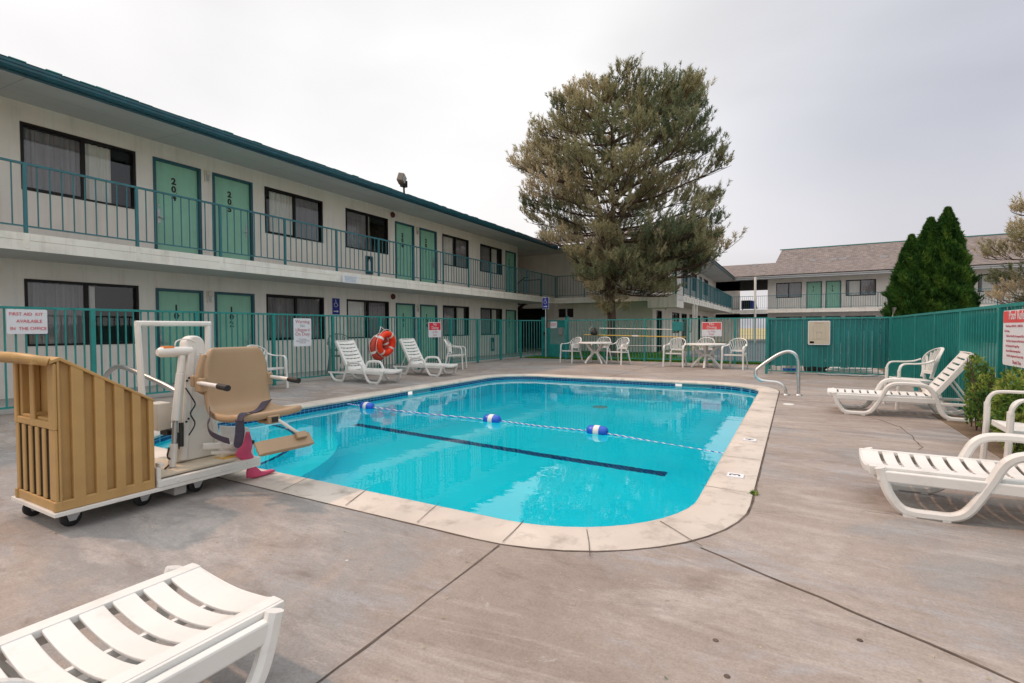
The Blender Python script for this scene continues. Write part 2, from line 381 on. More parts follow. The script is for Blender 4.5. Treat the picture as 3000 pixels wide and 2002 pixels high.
def leaf_mesh(name, tris, tint, m, parent, off=(0, 0, 0)):
    """tris (N,3,3) float array; tint (N,) -> one mesh"""
    n = len(tris); me = bpy.data.meshes.new(name)
    v = (tris.reshape(-1, 3) - np.array(off)).astype(np.float32)
    me.vertices.add(3 * n); me.vertices.foreach_set('co', v.ravel())
    me.loops.add(3 * n); me.loops.foreach_set('vertex_index', np.arange(3 * n, dtype=np.int32))
    me.polygons.add(n); me.polygons.foreach_set('loop_start', np.arange(0, 3 * n, 3, dtype=np.int32)); me.polygons.foreach_set('loop_total', np.full(n, 3, dtype=np.int32))
    a = me.attributes.new('tint', 'FLOAT', 'FACE'); a.data.foreach_set('value', tint.astype(np.float32))
    me.update(); me.validate(); me.materials.append(m)
    o = link(bpy.data.objects.new(name, me)); o.parent = parent
    return o

def tufts(pos, dirs, L, K, w, spread=.9, tint=None, jitter=.35, along=.5):
    """bottle-brush tufts: K thin blades round each shoot"""
    n = len(pos); rep = np.repeat(np.arange(n), K)
    d = dirs / np.linalg.norm(dirs, axis=1, keepdims=True)
    r = RNG.normal(size=(n * K, 3)); dd = d[rep]
    r -= dd * (r * dd).sum(1, keepdims=True); r /= np.linalg.norm(r, axis=1, keepdims=True) + 1e-9
    s = RNG.uniform(.4, 1.0, (n * K, 1)) * spread
    nd = dd + r * s; nd /= np.linalg.norm(nd, axis=1, keepdims=True)
    Ls = np.asarray(L)[rep][:, None] if np.ndim(L) else np.full((n * K, 1), L)
    base = pos[rep] + dd * Ls * RNG.uniform(0, along, (n * K, 1))
    tip = base + nd * Ls * RNG.uniform(.6, 1.0, (n * K, 1))
    side = np.cross(nd, RNG.normal(size=(n * K, 3))); side /= np.linalg.norm(side, axis=1, keepdims=True) + 1e-9
    T = np.stack([base - side * w * .5, base + side * w * .5, tip], 1)
    tt = (tint if tint is not None else RNG.random(n))[rep] + RNG.normal(0, .10, n * K)
    return T, np.clip(tt, 0, 1)

# ------------------------------------------------------------------ camera
cam = bpy.data.cameras.new('camera'); cam.lens = 17.7085; cam.sensor_width = 36; cam.clip_end = 3000; cam.clip_start = .03
co = link(bpy.data.objects.new('camera', cam)); sc.camera = co
Rm = Matrix(((0.87168143, -0.00825311, 0.49000344), (0.49005125, 0.02408474, -0.87136083), (-0.00461017, 0.99967585, 0.02503867)))
co.matrix_world = Matrix.Translation((0, 0, 1.17)) @ Rm.to_4x4()

# ------------------------------------------------------------------ light
SUN = Vector((.80, .30, -1.0)).normalized()       # the way the light travels
sl = bpy.data.lights.new('sun', 'SUN'); sl.energy = 1.35; sl.angle = R(2.5); sl.color = (1, .62, .42)
so = link(bpy.data.objects.new('sun', sl)); so.rotation_euler = SUN.to_track_quat('-Z', 'Y').to_euler()
elev = math.asin(-SUN.z); azim = math.atan2(-SUN.x, -SUN.y)
w = bpy.data.worlds.new('World'); sc.world = w; w.use_nodes = True; N = w.node_tree.nodes; L = w.node_tree.links
bg = N['Background']; bg.inputs[1].default_value = .1
sky = N.new('ShaderNodeTexSky'); sky.sky_type = 'NISHITA'; sky.sun_disc = False; sky.sun_elevation = elev; sky.sun_rotation = azim
sky.dust_density = 6; sky.air_density = 1.2; sky.ozone_density = 1
tc = N.new('ShaderNodeTexCoord'); sp = N.new('ShaderNodeSeparateXYZ'); L.new(tc.outputs['Generated'], sp.inputs[0])
# overcast smoke: soft cloud structure and a broad brighter quarter of the sky
cm = N.new('ShaderNodeMapping'); cm.inputs['Scale'].default_value = (1, 1, 2.6); L.new(tc.outputs['Generated'], cm.inputs[0])
cn = N.new('ShaderNodeTexNoise'); cn.inputs['Scale'].default_value = 1.7; cn.inputs['Detail'].default_value = 5; cn.inputs['Roughness'].default_value = .4; cn.inputs['Distortion'].default_value = .3
L.new(cm.outputs[0], cn.inputs['Vector'])
dt = N.new('ShaderNodeVectorMath'); dt.operation = 'DOT_PRODUCT'; dt.inputs[1].default_value = (.54, .84, .06); L.new(tc.outputs['Generated'], dt.inputs[0])
mr = N.new('ShaderNodeMapRange'); mr.interpolation_type = 'SMOOTHSTEP'; mr.inputs[1].default_value = .50; mr.inputs[2].default_value = 1.0; mr.inputs[3].default_value = 0; mr.inputs[4].default_value = 1; L.new(dt.outputs['Value'], mr.inputs[0])
g1 = N.new('ShaderNodeMixRGB'); g1.inputs[1].default_value = (8.7, 8.55, 8.5, 1); g1.inputs[2].default_value = (4.7, 4.85, 5.5, 1); L.new(mr.outputs[0], g1.inputs[0])
hz = N.new('ShaderNodeMapRange'); hz.inputs[1].default_value = 0.02; hz.inputs[2].default_value = .30; hz.inputs[3].default_value = .55; hz.inputs[4].default_value = 0; L.new(sp.outputs[2], hz.inputs[0])
g2 = N.new('ShaderNodeMixRGB'); g2.inputs[2].default_value = (7.5, 6.85, 6.6, 1); L.new(hz.outputs[0], g2.inputs[0]); L.new(g1.outputs[0], g2.inputs[1])
cr = N.new('ShaderNodeMapRange'); cr.inputs[1].default_value = .3; cr.inputs[2].default_value = .7; cr.inputs[3].default_value = .80; cr.inputs[4].default_value = 1.06; L.new(cn.outputs['Fac'], cr.inputs[0])
g3 = N.new('ShaderNodeMixRGB'); g3.blend_type = 'MULTIPLY'; g3.inputs[0].default_value = 1; L.new(g2.outputs[0], g3.inputs[1]); L.new(cr.outputs[0], g3.inputs[2])
# an overcast dome is brighter towards the zenith
zn = N.new('ShaderNodeMapRange'); zn.interpolation_type = 'SMOOTHSTEP'; zn.inputs[1].default_value = .55; zn.inputs[2].default_value = .95; zn.inputs[3].default_value = 1.0; zn.inputs[4].default_value = 1.75; L.new(sp.outputs[2], zn.inputs[0])
g5 = N.new('ShaderNodeMixRGB'); g5.blend_type = 'MULTIPLY'; g5.inputs[0].default_value = 1; L.new(g3.outputs[0], g5.inputs[1]); L.new(zn.outputs[0], g5.inputs[2])
g4 = N.new('ShaderNodeMixRGB'); g4.inputs[0].default_value = .94; L.new(sky.outputs[0], g4.inputs[1]); L.new(g5.outputs[0], g4.inputs[2])
L.new(g4.outputs[0], bg.inputs[0])
sc.view_settings.view_transform = 'Standard'; sc.view_settings.look = 'None'; sc.view_settings.exposure = 0.33; sc.view_settings.gamma = 1
sc.render.engine = 'CYCLES'; sc.cycles.use_denoising = True; sc.cycles.max_bounces = 14; sc.cycles.transmission_bounces = 10; sc.cycles.transparent_max_bounces = 24
sc.cycles.diffuse_bounces = 5; sc.cycles.caustics_refractive = True; sc.cycles.caustics_reflective = False; sc.cycles.sample_clamp_indirect = 4

# ================================================================== SETTING
# pool outline (inner edge of the coping) as a rounded rectangle, counter-clockwise
PX0, PX1, PY0, PY1 = -6.55, -.575, 2.65, 11.35
def rrect(x0, x1, y0, y1, r, n=12):
    out = []
    for cx, cy, a in ((x1 - r, y1 - r, 0), (x0 + r, y1 - r, 90), (x0 + r, y0 + r, 180), (x1 - r, y0 + r, 270)):
        for i in range(n + 1):
            t = R(a + 90 * i / n); out.append((cx + r * math.cos(t), cy + r * math.sin(t)))
    return out
def densify(poly, d=.35):
    out = []
    for i, p in enumerate(poly):
        q = poly[(i + 1) % len(poly)]; k = max(1, int(math.dist(p, q) / d))
        for j in range(k): out.append((p[0] + (q[0] - p[0]) * j / k, p[1] + (q[1] - p[1]) * j / k))
    return out
inner = densify(rrect(PX0, PX1, PY0, PY1, .98))
outer = []
for i, p in enumerate(inner):
    a = inner[i - 1]; b = inner[(i + 1) % len(inner)]; t = Vector((b[0] - a[0], b[1] - a[1])).normalized()
    outer.append((p[0] + t.y * .325, p[1] - t.x * .325))
# deck round the pool
DX0, DX1, DY0, DY1 = -9.72, 2.02, -7.0, 17.85
def toward(p, x0, x1, y0, y1):
    c = ((PX0 + PX1) / 2, (PY0 + PY1) / 2); dx, dy = p[0] - c[0], p[1] - c[1]
    t = min([(x1 - c[0]) / dx if dx > 0 else ((x0 - c[0]) / dx if dx < 0 else 9e9), (y1 - c[1]) / dy if dy > 0 else ((y0 - c[1]) / dy if dy < 0 else 9e9)])
    return (c[0] + dx * t, c[1] + dy * t)
mb = MB(); n = len(outer)
gap = [(p[0] + (p[0] - q[0]) * .03, p[1] + (p[1] - q[1]) * .03) for p, q in zip(outer, inner)]
far = [toward(p, DX0, DX1, DY0, DY1) for p in outer]
# add rectangle corners exactly
for cxy in ((DX0, DY0), (DX1, DY0), (DX0, DY1), (DX1, DY1)):
    k = min(range(n), key=lambda i: math.dist(far[i], cxy)); far[k] = cxy
mb.v = [(p[0], p[1], 0) for p in gap] + [(p[0], p[1], 0) for p in far] + [(p[0], p[1], -.06) for p in gap]
mb.f = [(i, (i + 1) % n, n + (i + 1) % n, n + i) for i in range(n)] + [(i, 2 * n + i, 2 * n + (i + 1) % n, (i + 1) % n) for i in range(n)]
deck = tag(mb.build('pool_deck', M['deck']), kind='structure')
# ground beyond the deck
mb = MB(); big = [toward(p, -900, 900, -500, 1500) for p in outer]
for cxy in ((-900, -500), (900, -500), (-900, 1500), (900, 1500)):
    k = min(range(n), key=lambda i: math.dist(big[i], cxy)); big[k] = cxy
mb.v = [(p[0], p[1], -.03) for p in far] + [(p[0], p[1], -.03 if True else 0) for p in big] + [(p[0], p[1], 0) for p in far]
mb.f = [(i, (i + 1) % n, n + (i + 1) % n, n + i) for i in range(n)] + [(i, 2 * n + i, 2 * n + (i + 1) % n, (i + 1) % n) for i in range(n)]
tag(mb.build('ground', M['field']), kind='structure')
# walkway between the fence and the rooms, drive, planting bed, lawn
tag(MB().bx(-22, -9.724, -7, 24.5, -.04, -.004).build('walkway', M['walk']), kind='structure')
tag(MB().bx(-4.2, 40, 21.5, 58, -.05, -.012).bx(-2.6, 40, 17.86, 21.5, -.05, -.012).build('drive', M['asphalt']), kind='structure')
tag(MB().bx(2.024, 3.6, -7, 17.8, -.1, -.006).bx(1.60, 2.0, 3.5, 8.6, -.05, .006).build('planting_bed', M['soil']), kind='structure')
tag(MB().bx(-4.25, -4.1, 21.5, 45, -.05, .1).bx(-2.75, -2.6, 17.9, 21.4, -.05, .08).build('kerb', M['walk']), kind='structure')
# lawn strip
g = tag(MB().bx(-9.6, -4.26, 17.86, 24.4, -.05, -.008).bx(-4.25, -2.76, 17.86, 21.3, -.05, -.008).build('lawn', M['grass']), kind='structure')
ng = 16000
gx = np.concatenate([RNG.uniform(-9.5, -4.3, ng * 3 // 4), RNG.uniform(-4.25, -.7, ng // 4)]); gy = 17.88 + RNG.random(ng) ** 1.6 * 6.3
gy[ng * 3 // 4:] = RNG.uniform(17.72, 18.35, ng // 4)
gp = np.stack([gx, gy, np.full(ng, -.01)], 1)
T, tt = tufts(gp, np.tile([[0, 0, 1.]], (ng, 1)), .085, 3, .016, .5, along=.0)
gl = leaf_mesh('grass', T, tt, M['grass_leaf'], None); tag(gl, 'short green lawn grass beyond the back fence', 'grass', kind='stuff')
# far hills
mb = MB(); hn = 90; prof = [12 + 14 * math.sin(i * .21) + 8 * math.sin(i * .53 + 1) + 4 * math.sin(i * 1.7) for i in range(hn)]
hv = []; hf = []
for i in range(hn):
    a = R(-60 + 150 * i / hn) ; x, y = 1250 * math.sin(a - R(25)), 1250 * math.cos(a - R(25))
    hv += [(x, y, -1), (x * 1.05, y * 1.05, 16 + max(4, prof[i]) * 1.0), (x * 1.25, y * 1.25, -1)]
for i in range(hn - 1):
    for k in range(2): hf.append((i * 3 + k, i * 3 + 3 + k, i * 3 + 4 + k, i * 3 + 1 + k))
mb.add(hv, hf); tag(mb.build('hills', M['hills'], smooth=True), kind='structure')
# distant field stripes of dry grass
mb = MB(); mb.bx(-300, 300, 120, 128, -.06, -.02).bx(-300, 300, 210, 235, -.06, -.02)
tag(mb.build('dry_grass_strip', pbr('yellow_grass', (.45, .40, .08), .95, .3, .3)), kind='structure')

# ------------------------------------------------------------------ swimming pool
pool = world_thing('swimming_pool', 'turquoise swimming pool with cream coping and navy waterline tiles', 'swimming pool', (-3.56, 7, 0))
# coping: bullnose ring following inner/outer
mb = MB(); N0 = len(inner)
prof = []   # fraction across, z
for i in range(N0):
    pi, po = Vector(inner[i] + (0,)), Vector(outer[i] + (0,)); d = (po - pi)
    ring = [pi + d * 1.0 + Vector((0, 0, -.05)), pi + d * 1.0 + Vector((0, 0, .001)), pi + d * .97 + Vector((0, 0, .006)), pi + d * .12 + Vector((0, 0, .010)),
            pi + d * .03 + Vector((0, 0, .002)), pi - d * .02 + Vector((0, 0, -.02)), pi + d * .0 + Vector((0, 0, -.045)), pi + d * .1 + Vector((0, 0, -.05))]
    mb.v += [tuple(q) for q in ring]
m8 = 8
for i in range(N0):
    j = (i + 1) % N0
    for k in range(m8): mb.f.append((i * m8 + k, j * m8 + k, j * m8 + (k + 1) % m8, i * m8 + (k + 1) % m8))
cop = mb.build('coping', M['coping'], pool, smooth=True)
def wallring(z0, z1, inset, name, mat, skip=None):
    mb = MB(); ps = []
    for i in range(N0):
        pi, po = Vector(inner[i] + (0,)), Vector(outer[i] + (0,)); ps.append(pi + (po - pi) * inset)
    mb.v = [(p.x, p.y, z0) for p in ps] + [(p.x, p.y, z1) for p in ps]
    for i in range(N0):
        if skip and skip(ps[i]): continue
        mb.f.append((i, (i + 1) % N0, N0 + (i + 1) % N0, N0 + i))
    return mb.build(name, mat, pool)
zs = lambda y: -1.10 - max(0, min(1, (y - 2.65) / 3.2)) * .40 - max(0, min(1, (y - 5.85) / 4.0)) * .9
wallring(-2.6, -.195, .06, 'basin_wall', M['plaster'])
wallring(-.20, -.045, .045, 'tile_band', M['navy_tile'], skip=lambda p: (p.y > 11 and -2.05 < p.x < -1.5) or (p.x < -6.3 and 7.75 < p.y < 8.35))
MB().bx(-2.15, -1.4, 11.39, 11.41, -.19, -.046).build('skimmer', M['plaster_light'], pool); MB().bx(-6.6, -6.58, 7.7, 8.4, -.19, -.046).build('skimmer', M['plaster_light'], pool)
# floor as strips that slope to the deep end
mb = MB(); ys = [2.4, 3.5, 4.6, 5.85, 6.6, 7.6, 8.8, 9.9, 11.7]
for y in ys: mb.v += [(-6.8, y, zs(y)), (-.3, y, zs(y))]
for i in range(len(ys) - 1): mb.f.append((2 * i, 2 * i + 1, 2 * i + 3, 2 * i + 2))
mb.build('basin_floor', M['plaster'], pool)
mb = MB(); mb.bx(-6.25, -1.28, 5.80, 5.95, zs(5.87) - .05, zs(5.87) + .012); mb.build('break_line', M['navy_tile'], pool)
# rounded entry steps in the near left corner
for k, (rr, zz) in enumerate(((2.35, -.78), (1.9, -.50), (1.35, -.26))):
    pts = [(PX0 - .02, PY0 - .02)] + [(PX0 + rr * math.cos(R(a)), PY0 + rr * math.sin(R(a))) for a in range(0, 91, 6)]
    mb = MB(); mb.prism(pts, 'z', zz, -1.6 + .01 * k); mb.build('step', M['plaster'], pool)
    mb = MB(); mb.rect([(PX0 + (rr - .03) * math.cos(R(a)), PY0 + (rr - .03) * math.sin(R(a)), zz + .002) for a in range(2, 89, 4)], .05, .012)
    if k == 1: mb.build('step_nosing', M['navy_tile'], pool)
# water
mb = MB(); ps = []
for i in range(N0):
    pi, po = Vector(inner[i] + (0,)), Vector(outer[i] + (0,)); ps.append(pi + (po - pi) * .055)
c0 = ((PX0 + PX1) / 2, (PY0 + PY1) / 2); mb.v = [(p.x, p.y, -.1) for p in ps]; mb.f = [tuple(range(N0))]
wat = mb.build('water', M['water'], None)
tag(wat, kind='structure')
for p_ in wat.data.polygons:
    if p_.normal.z < 0: wat.data.flip_normals()
# gaps: coping joints
mb = MB()
def gapline(pts, w=.006, z=.0135, wob=.006, mbx=None):
    pts = [Vector(p + (0,)) for p in pts]; out = []
    for i in range(len(pts) - 1):
        k = max(1, int((pts[i + 1] - pts[i]).length / .12))
        for j in range(k): out.append(pts[i].lerp(pts[i + 1], j / k))
    out.append(pts[-1]); vs = []; fs = []
    for i, p in enumerate(out):
        t = (out[min(i + 1, len(out) - 1)] - out[max(i - 1, 0)]).normalized(); s = Vector((t.y, -t.x, 0)); o = s * random.uniform(-wob, wob) * (0 < i < len(out) - 1)
        ww = w * random.uniform(.55, 1.3); vs += [tuple(p + o + s * ww + Vector((0, 0, z))), tuple(p + o - s * ww + Vector((0, 0, z)))]
        if i: fs.append((2 * i - 2, 2 * i - 1, 2 * i + 1, 2 * i))
    mbx.add(vs, fs)
JOINTS = [((-4.0, 2.68), (-3.95, 2.34)), ((-3.35, 2.70), (-3.23, 2.34)), ((-2.71, 2.67), (-2.58, 2.335)), ((-2.06, 2.66), (-1.97, 2.33)), ((-1.42, 2.66), (-1.38, 2.34)),
          ((-1.04, 2.72), (-.90, 2.40)), ((-.70, 3.05), (-.42, 2.80)), ((-.60, 3.9), (-.28, 3.88)), ((-.58, 4.9), (-.26, 4.88)), ((-.58, 5.5), (-.26, 5.5)),
          ((-.58, 6.6), (-.26, 6.6)), ((-.58, 7.8), (-.26, 7.8)), ((-.58, 9.2), (-.26, 9.2)), ((-2.2, 11.36), (-2.2, 11.66)), ((-3.9, 11.36), (-3.9, 11.66)), ((-5.2, 11.36), (-5.2, 11.66)),
          ((-6.56, 5.4), (-6.87, 5.4)), ((-6.56, 7.2), (-6.87, 7.2)), ((-6.56, 9.0), (-6.87, 9.0))]
for a, b in JOINTS: gapline([a, b], .0028, .0125, .004, mb)
sub(mb, 'coping_joint', M['joint'], cop)
# depth markers set in the coping
for (x, y, ch) in ((-.40, 4.28, '3'), (-.40, 5.72, '4')):
    mb = MB(); mb.bx(x - .060, x + .060, y - .055, y + .055, .008, .0155); o = sub(mb, 'depth_marker', M['signwhite'], cop); OFF[o.name] = WORLD[pool.name]
    text('marker_number', ch, .115, M['ink'], cop, frame((x, y, .0165), (0, 1, 0), (-1, 0, 0)), off=WORLD[pool.name])
# deck joints and cracks (same structure as the deck)
mb = MB()
gapline([(-1.385, 2.31), (-1.37, 1.2), (-1.36, -2)], .005, .003, .004, mb)
gapline([(-.43, 2.80), (.21, 2.47), (.65, 2.23), (2.0, 1.5)], .006, .003, .006, mb)
gapline([(.70, 8.1), (.91, 7.82), (1.08, 7.34), (1.09, 6.8), (1.08, 6.2), (1.03, 6.05)], .004, .003, .015, mb)
gapline([(-.25, 8.0), (.3, 8.05), (.70, 8.1)], .003, .003, .01, mb)
gapline([(-6.9, 9.0), (-8.2, 9.0), (-9.7, 9.0)], .005, .003, .003, mb)
gapline([(-3.9, 11.7), (-3.9, 14), (-3.9, 17.8)], .007, .003, .004, mb)
gapline([(-6.9, 5.4), (-9.7, 5.4)], .005, .003, .003, mb)
gapline([(-.25, 9.2), (2.0, 9.2)], .004, .003, .005, mb)
gapline([(-7.5, 11.5), (-8.6, 14.5), (-9.5, 17.3)], .005, .003, .004, mb)
# dark gap round the coping
gp_ = [tuple(g) for g in gap]; gapline(gp_ + [gp_[0]], .006, .0025, .002, mb)
o = mb.build('deck_joint', M['joint'], deck)
# round deck drains
for (x, y) in ((-.25, 1.99), (.22, 2.25), (-1.97, 1.79), (-.19, 1.80)):
    mb = MB(); mb.lathe([(0, .003), (.007, .003), (.009, .002), (.011, 0)], (x, y, .001), 14); tag(mb.build('deck_anchor', M['galv'] if x < -1 else M['joint'], deck))
mb = MB(); mb.lathe([(0, .006), (.07, .006), (.078, 0)], (-.08, 8.74, .001), 22); mb.build('cleanout_cap', M['plastic'], deck)

# ================================================================== BUILDINGS
def grid_wall(mb, axis, pos, a0, a1, z0, z1, holes, depth, sgn):
    """wall sheet in a plane (axis 'x' -> plane x=pos running in y; 'y' -> plane y=pos running in x) with openings and reveals of `depth` going to sgn side"""
    A = sorted(set([a0, a1] + [h[0] for h in holes] + [h[1] for h in holes])); Z = sorted(set([z0, z1] + [h[2] for h in holes] + [h[3] for h in holes]))
    P = (lambda a, z, d=0: (pos + d, a, z)) if axis == 'x' else (lambda a, z, d=0: (a, pos + d, z))
    inh = lambda a, z: any(h[0] < a < h[1] and h[2] < z < h[3] for h in holes)
    for i in range(len(A) - 1):
        for j in range(len(Z) - 1):
            if A[i] < a0 or A[i + 1] > a1 or Z[j] < z0 or Z[j + 1] > z1: continue
            if inh((A[i] + A[i + 1]) / 2, (Z[j] + Z[j + 1]) / 2): continue
            mb.add([P(A[i], Z[j]), P(A[i + 1], Z[j]), P(A[i + 1], Z[j + 1]), P(A[i], Z[j + 1])], [(0, 1, 2, 3)])
    for (b0, b1, c0, c1) in holes:
        d = depth * sgn
        q = [(b0, c0), (b1, c0), (b1, c1), (b0, c1)]
        for k in range(4):
            u, v = q[k], q[(k + 1) % 4]
            mb.add([P(*u), P(*v), P(v[0], v[1], d), P(u[0], u[1], d)], [(0, 1, 2, 3)])

class Wing:
    """facade helper. axis 'x': wall at x=pos, outside is +x. axis 'y': wall at y=pos, outside is -y."""
    def __init__(s, root, axis, pos): s.root, s.ax, s.pos = root, axis, pos
    def box(s, mb, a0, a1, d0, d1, z0, z1):
        """d measured outward from the wall"""
        if s.ax == 'x': mb.bx(s.pos + d0, s.pos + d1, a0, a1, z0, z1)
        else: mb.bx(a0, a1, s.pos - d1, s.pos - d0, z0, z1)
        return mb
    def pt(s, a, d, z): return (s.pos + d, a, z) if s.ax == 'x' else (a, s.pos - d, z)
    def window(s, a0, a1, z0, z1, style=0):
        fw = .045; b = MB()
        s.box(b, a0, a1, -.09, .012, z1 - fw, z1); s.box(b, a0, a1, -.09, .012, z0, z0 + fw * .8)
        s.box(b, a0, a0 + fw, -.09, .012, z0 + fw * .8, z1 - fw); s.box(b, a1 - fw, a1, -.09, .012, z0 + fw * .8, z1 - fw)
        mid = (a0 + a1) / 2 + (.0 if style % 2 else .02)
        s.box(b, mid - .035, mid + .03, -.075, -.02, z0 + fw * .8, z1 - fw)
        if style % 3 != 2: # sash of the sliding half
            s.box(b, a0 + fw, mid - .035, -.07, -.03, z1 - fw - .03, z1 - fw); s.box(b, a0 + fw, mid - .035, -.07, -.03, z0 + fw * .8, z0 + fw * .8 + .03)
        wn = b.build('window', M['bronze'], s.root)
        g = MB(); q_ = s.pt
        for u0_, u1_, d_ in ((a0 + fw * .5, mid, -.050), (mid, a1 - fw * .5, -.060)): g.add([q_(u0_, d_, z0 + .02), q_(u1_, d_, z0 + .02), q_(u1_, d_, z1 - .02), q_(u0_, d_, z1 - .02)], [(0, 1, 2, 3)])
        sub(g, 'pane', M['glass'], wn)
        # room recess
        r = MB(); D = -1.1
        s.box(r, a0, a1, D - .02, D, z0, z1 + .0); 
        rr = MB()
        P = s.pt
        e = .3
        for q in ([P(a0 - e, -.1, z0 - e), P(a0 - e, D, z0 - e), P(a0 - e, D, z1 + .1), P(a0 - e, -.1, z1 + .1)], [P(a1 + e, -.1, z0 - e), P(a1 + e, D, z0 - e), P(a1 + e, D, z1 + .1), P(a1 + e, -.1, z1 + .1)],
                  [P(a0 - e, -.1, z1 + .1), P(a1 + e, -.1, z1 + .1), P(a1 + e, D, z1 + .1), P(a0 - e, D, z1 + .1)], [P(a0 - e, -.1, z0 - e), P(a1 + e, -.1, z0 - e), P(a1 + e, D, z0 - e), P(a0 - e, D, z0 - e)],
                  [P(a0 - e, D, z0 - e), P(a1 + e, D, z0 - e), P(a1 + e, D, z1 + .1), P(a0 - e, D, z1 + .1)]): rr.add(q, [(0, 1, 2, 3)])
        sub(rr, 'room', M['shade_dark'], wn)
        # pleated curtains
        spans = [] if style < 0 else {0: [(.03, .5, 1), (.5, .78, 0)], 1: [(.12, .5, 0), (.5, .97, 1)], 2: [(.03, .5, 1), (.5, .6, 0)], 3: [(.03, .97, 1)], 4: [(.03, .48, 1), (.52, .85, 0)], 5: [(.5, .97, 1), (.03, .45, 0)]}[style % 6]
        for (u0, u1, k) in spans:
            c = MB(); y0, y1 = a0 + (a1 - a0) * u0, a0 + (a1 - a0) * u1; nn = max(10, int((y1 - y0) / .018)); ph = random.random() * 6
            vs = []
            for i in range(nn + 1):
                a = y0 + (y1 - y0) * i / nn; d = -.105 + .022 * math.sin((a - y0) * 62 + ph + .8 * math.sin(a * 9)) + .008 * math.sin(a * 150)
                vs += [P(a, d, z0 - .05), P(a, d * .9 - .012, z1 - .05 - .01)]
            c.add(vs, [(2 * i, 2 * i + 2, 2 * i + 3, 2 * i + 1) for i in range(nn)])
            sub(c, 'curtain', M['curtain_grey'] if k else M['curtain'], wn, smooth=True)
        return wn
    def door(s, a0, a1, z0, z1, num=None, handle=0):
        fw = .055; b = MB()
        s.box(b, a0, a0 + fw, -.12, .02, z0, z1); s.box(b, a1 - fw, a1, -.12, .02, z0, z1); s.box(b, a0 + fw, a1 - fw, -.12, .02, z1 - fw, z1)
        fr = b.build('door_frame', M['teal_dark'], s.root, bevel=.004)
        d = MB(); s.box(d, a0 + fw, a1 - fw, -.10, -.058, z0 + .01, z1 - fw); dr = d.build('door', M['mint'], s.root)
        h = MB(); s.box(h, a0 + fw, a1 - fw, -.11, .0, z0 + .0005, z0 + .0095); sub(h, 'threshold', M['galv'], fr)
        h = MB(); h.lathe([(0, .0), (.012, .0), (.012, .004), (0, .005)], s.pt((a0 + a1) / 2, -.0575, z0 + 1.5), 8, axis='x' if s.ax == 'x' else 'y'); sub(h, 'peephole', M['ink'], dr)
        h = MB(); ah = a0 + fw + .07 if handle == 0 else a1 - fw - .07; dirn = 1 if handle == 0 else -1
        s.box(h, ah - .032, ah + .032, -.058, -.045, z0 + .78, z0 + 1.08)
        s.box(h, ah - .012, ah + .012, -.045, -.0, z0 + .90, z0 + .925); s.box(h, min(ah, ah + dirn * .11), max(ah, ah + dirn * .11), -.01, .006, z0 + .90, z0 + .925)
        h.lathe([(.0, 0), (.024, 0), (.024, .012), (0, .014)], s.pt(ah, -.057, z0 + 1.16), 12, axis='x' if s.ax == 'x' else 'y')
        sub(h, 'handle', M['galv'], dr)
        if num:
            for k, ch in enumerate(num):
                o = s.pt((a0 + a1) / 2 - .06, -.056, z1 - .42 - k * .175)
                Fm = frame(o, (0, 1, 0), (0, 0, 1)) if s.ax == 'x' else frame(o, (1, 0, 0), (0, 0, 1))
                text('number', ch, .19, M['ink'], dr, Fm, off=OFF[dr.name], ext=.004, bold=.008)
        return dr
    def lamp(s, a, z):
        b = MB(); s.box(b, a - .055, a + .055, 0, .045, z - .13, z + .13); o = b.build('wall_lamp', M['trim'], s.root, bevel=.006)
        g = MB(); s.box(g, a - .045, a + .045, .045, .09, z + .01, z + .12); sub(g, 'lens', M['lamp_glass'], o, bevel=.01)
        g = MB(); s.box(g, a - .035, a + .035, .045, .052, z - .11, z - .0); sub(g, 'louvre', M['galv'], o)
    def bell(s, a, z):
        b = MB(); ax = 'x' if s.ax == 'x' else 'y'; k = 1 if ax == 'x' else -1
        b.lathe([(0, .075 * k), (.05, .072 * k), (.085, .055 * k), (.095, .03 * k), (.095, 0)], s.pt(a, 0, z), 20, axis=ax); b.build('alarm_bell', M['maproon'], s.root, smooth=True)
    def cabinet(s, a0, a1, z0, z1):
        b = MB(); t = .035
        s.box(b, a0, a0 + t, 0, .05, z0, z1); s.box(b, a1 - t, a1, 0, .05, z0, z1); s.box(b, a0 + t, a1 - t, 0, .05, z1 - t, z1); s.box(b, a0 + t, a1 - t, 0, .05, z0, z0 + t * 2)
        o = b.build('extinguisher_cabinet', M['teal_dark'], s.root)
        g = MB(); s.box(g, a0 + t, a1 - t, .002, .01, z0 + t * 2, z1 - t); sub(g, 'back', M['black'], o)
        g = MB(); c = s.pt((a0 + a1) / 2, .03, z0 + .1); g.lathe([(0, 0), (.035, 0), (.035, .28), (.015, .33), (.02, .36), (0, .37)], c, 12); sub(g, 'extinguisher', M['signwhite'], o, smooth=True)
    def slab(s, a0, a1, depth, z0, z1, name='balcony'):
        b = MB(); s.box(b, a0, a1, 0, depth - .03, z0 + .015, z1 - .03); o = b.build(name, M['soffit'], s.root)
        f = MB(); s.box(f, a0, a1, depth - .03, depth, z0, z1 - .115); s.box(f, a0, a1, depth - .03, depth - .006, z1 - .109, z1); sub(f, 'fascia', M['trim'], o)
        f = MB(); s.box(f, a0, a1, 0.001, depth - .031, z1 - .03, z1 - .004); sub(f, 'floor_finish', M['walk'], o)
        return o
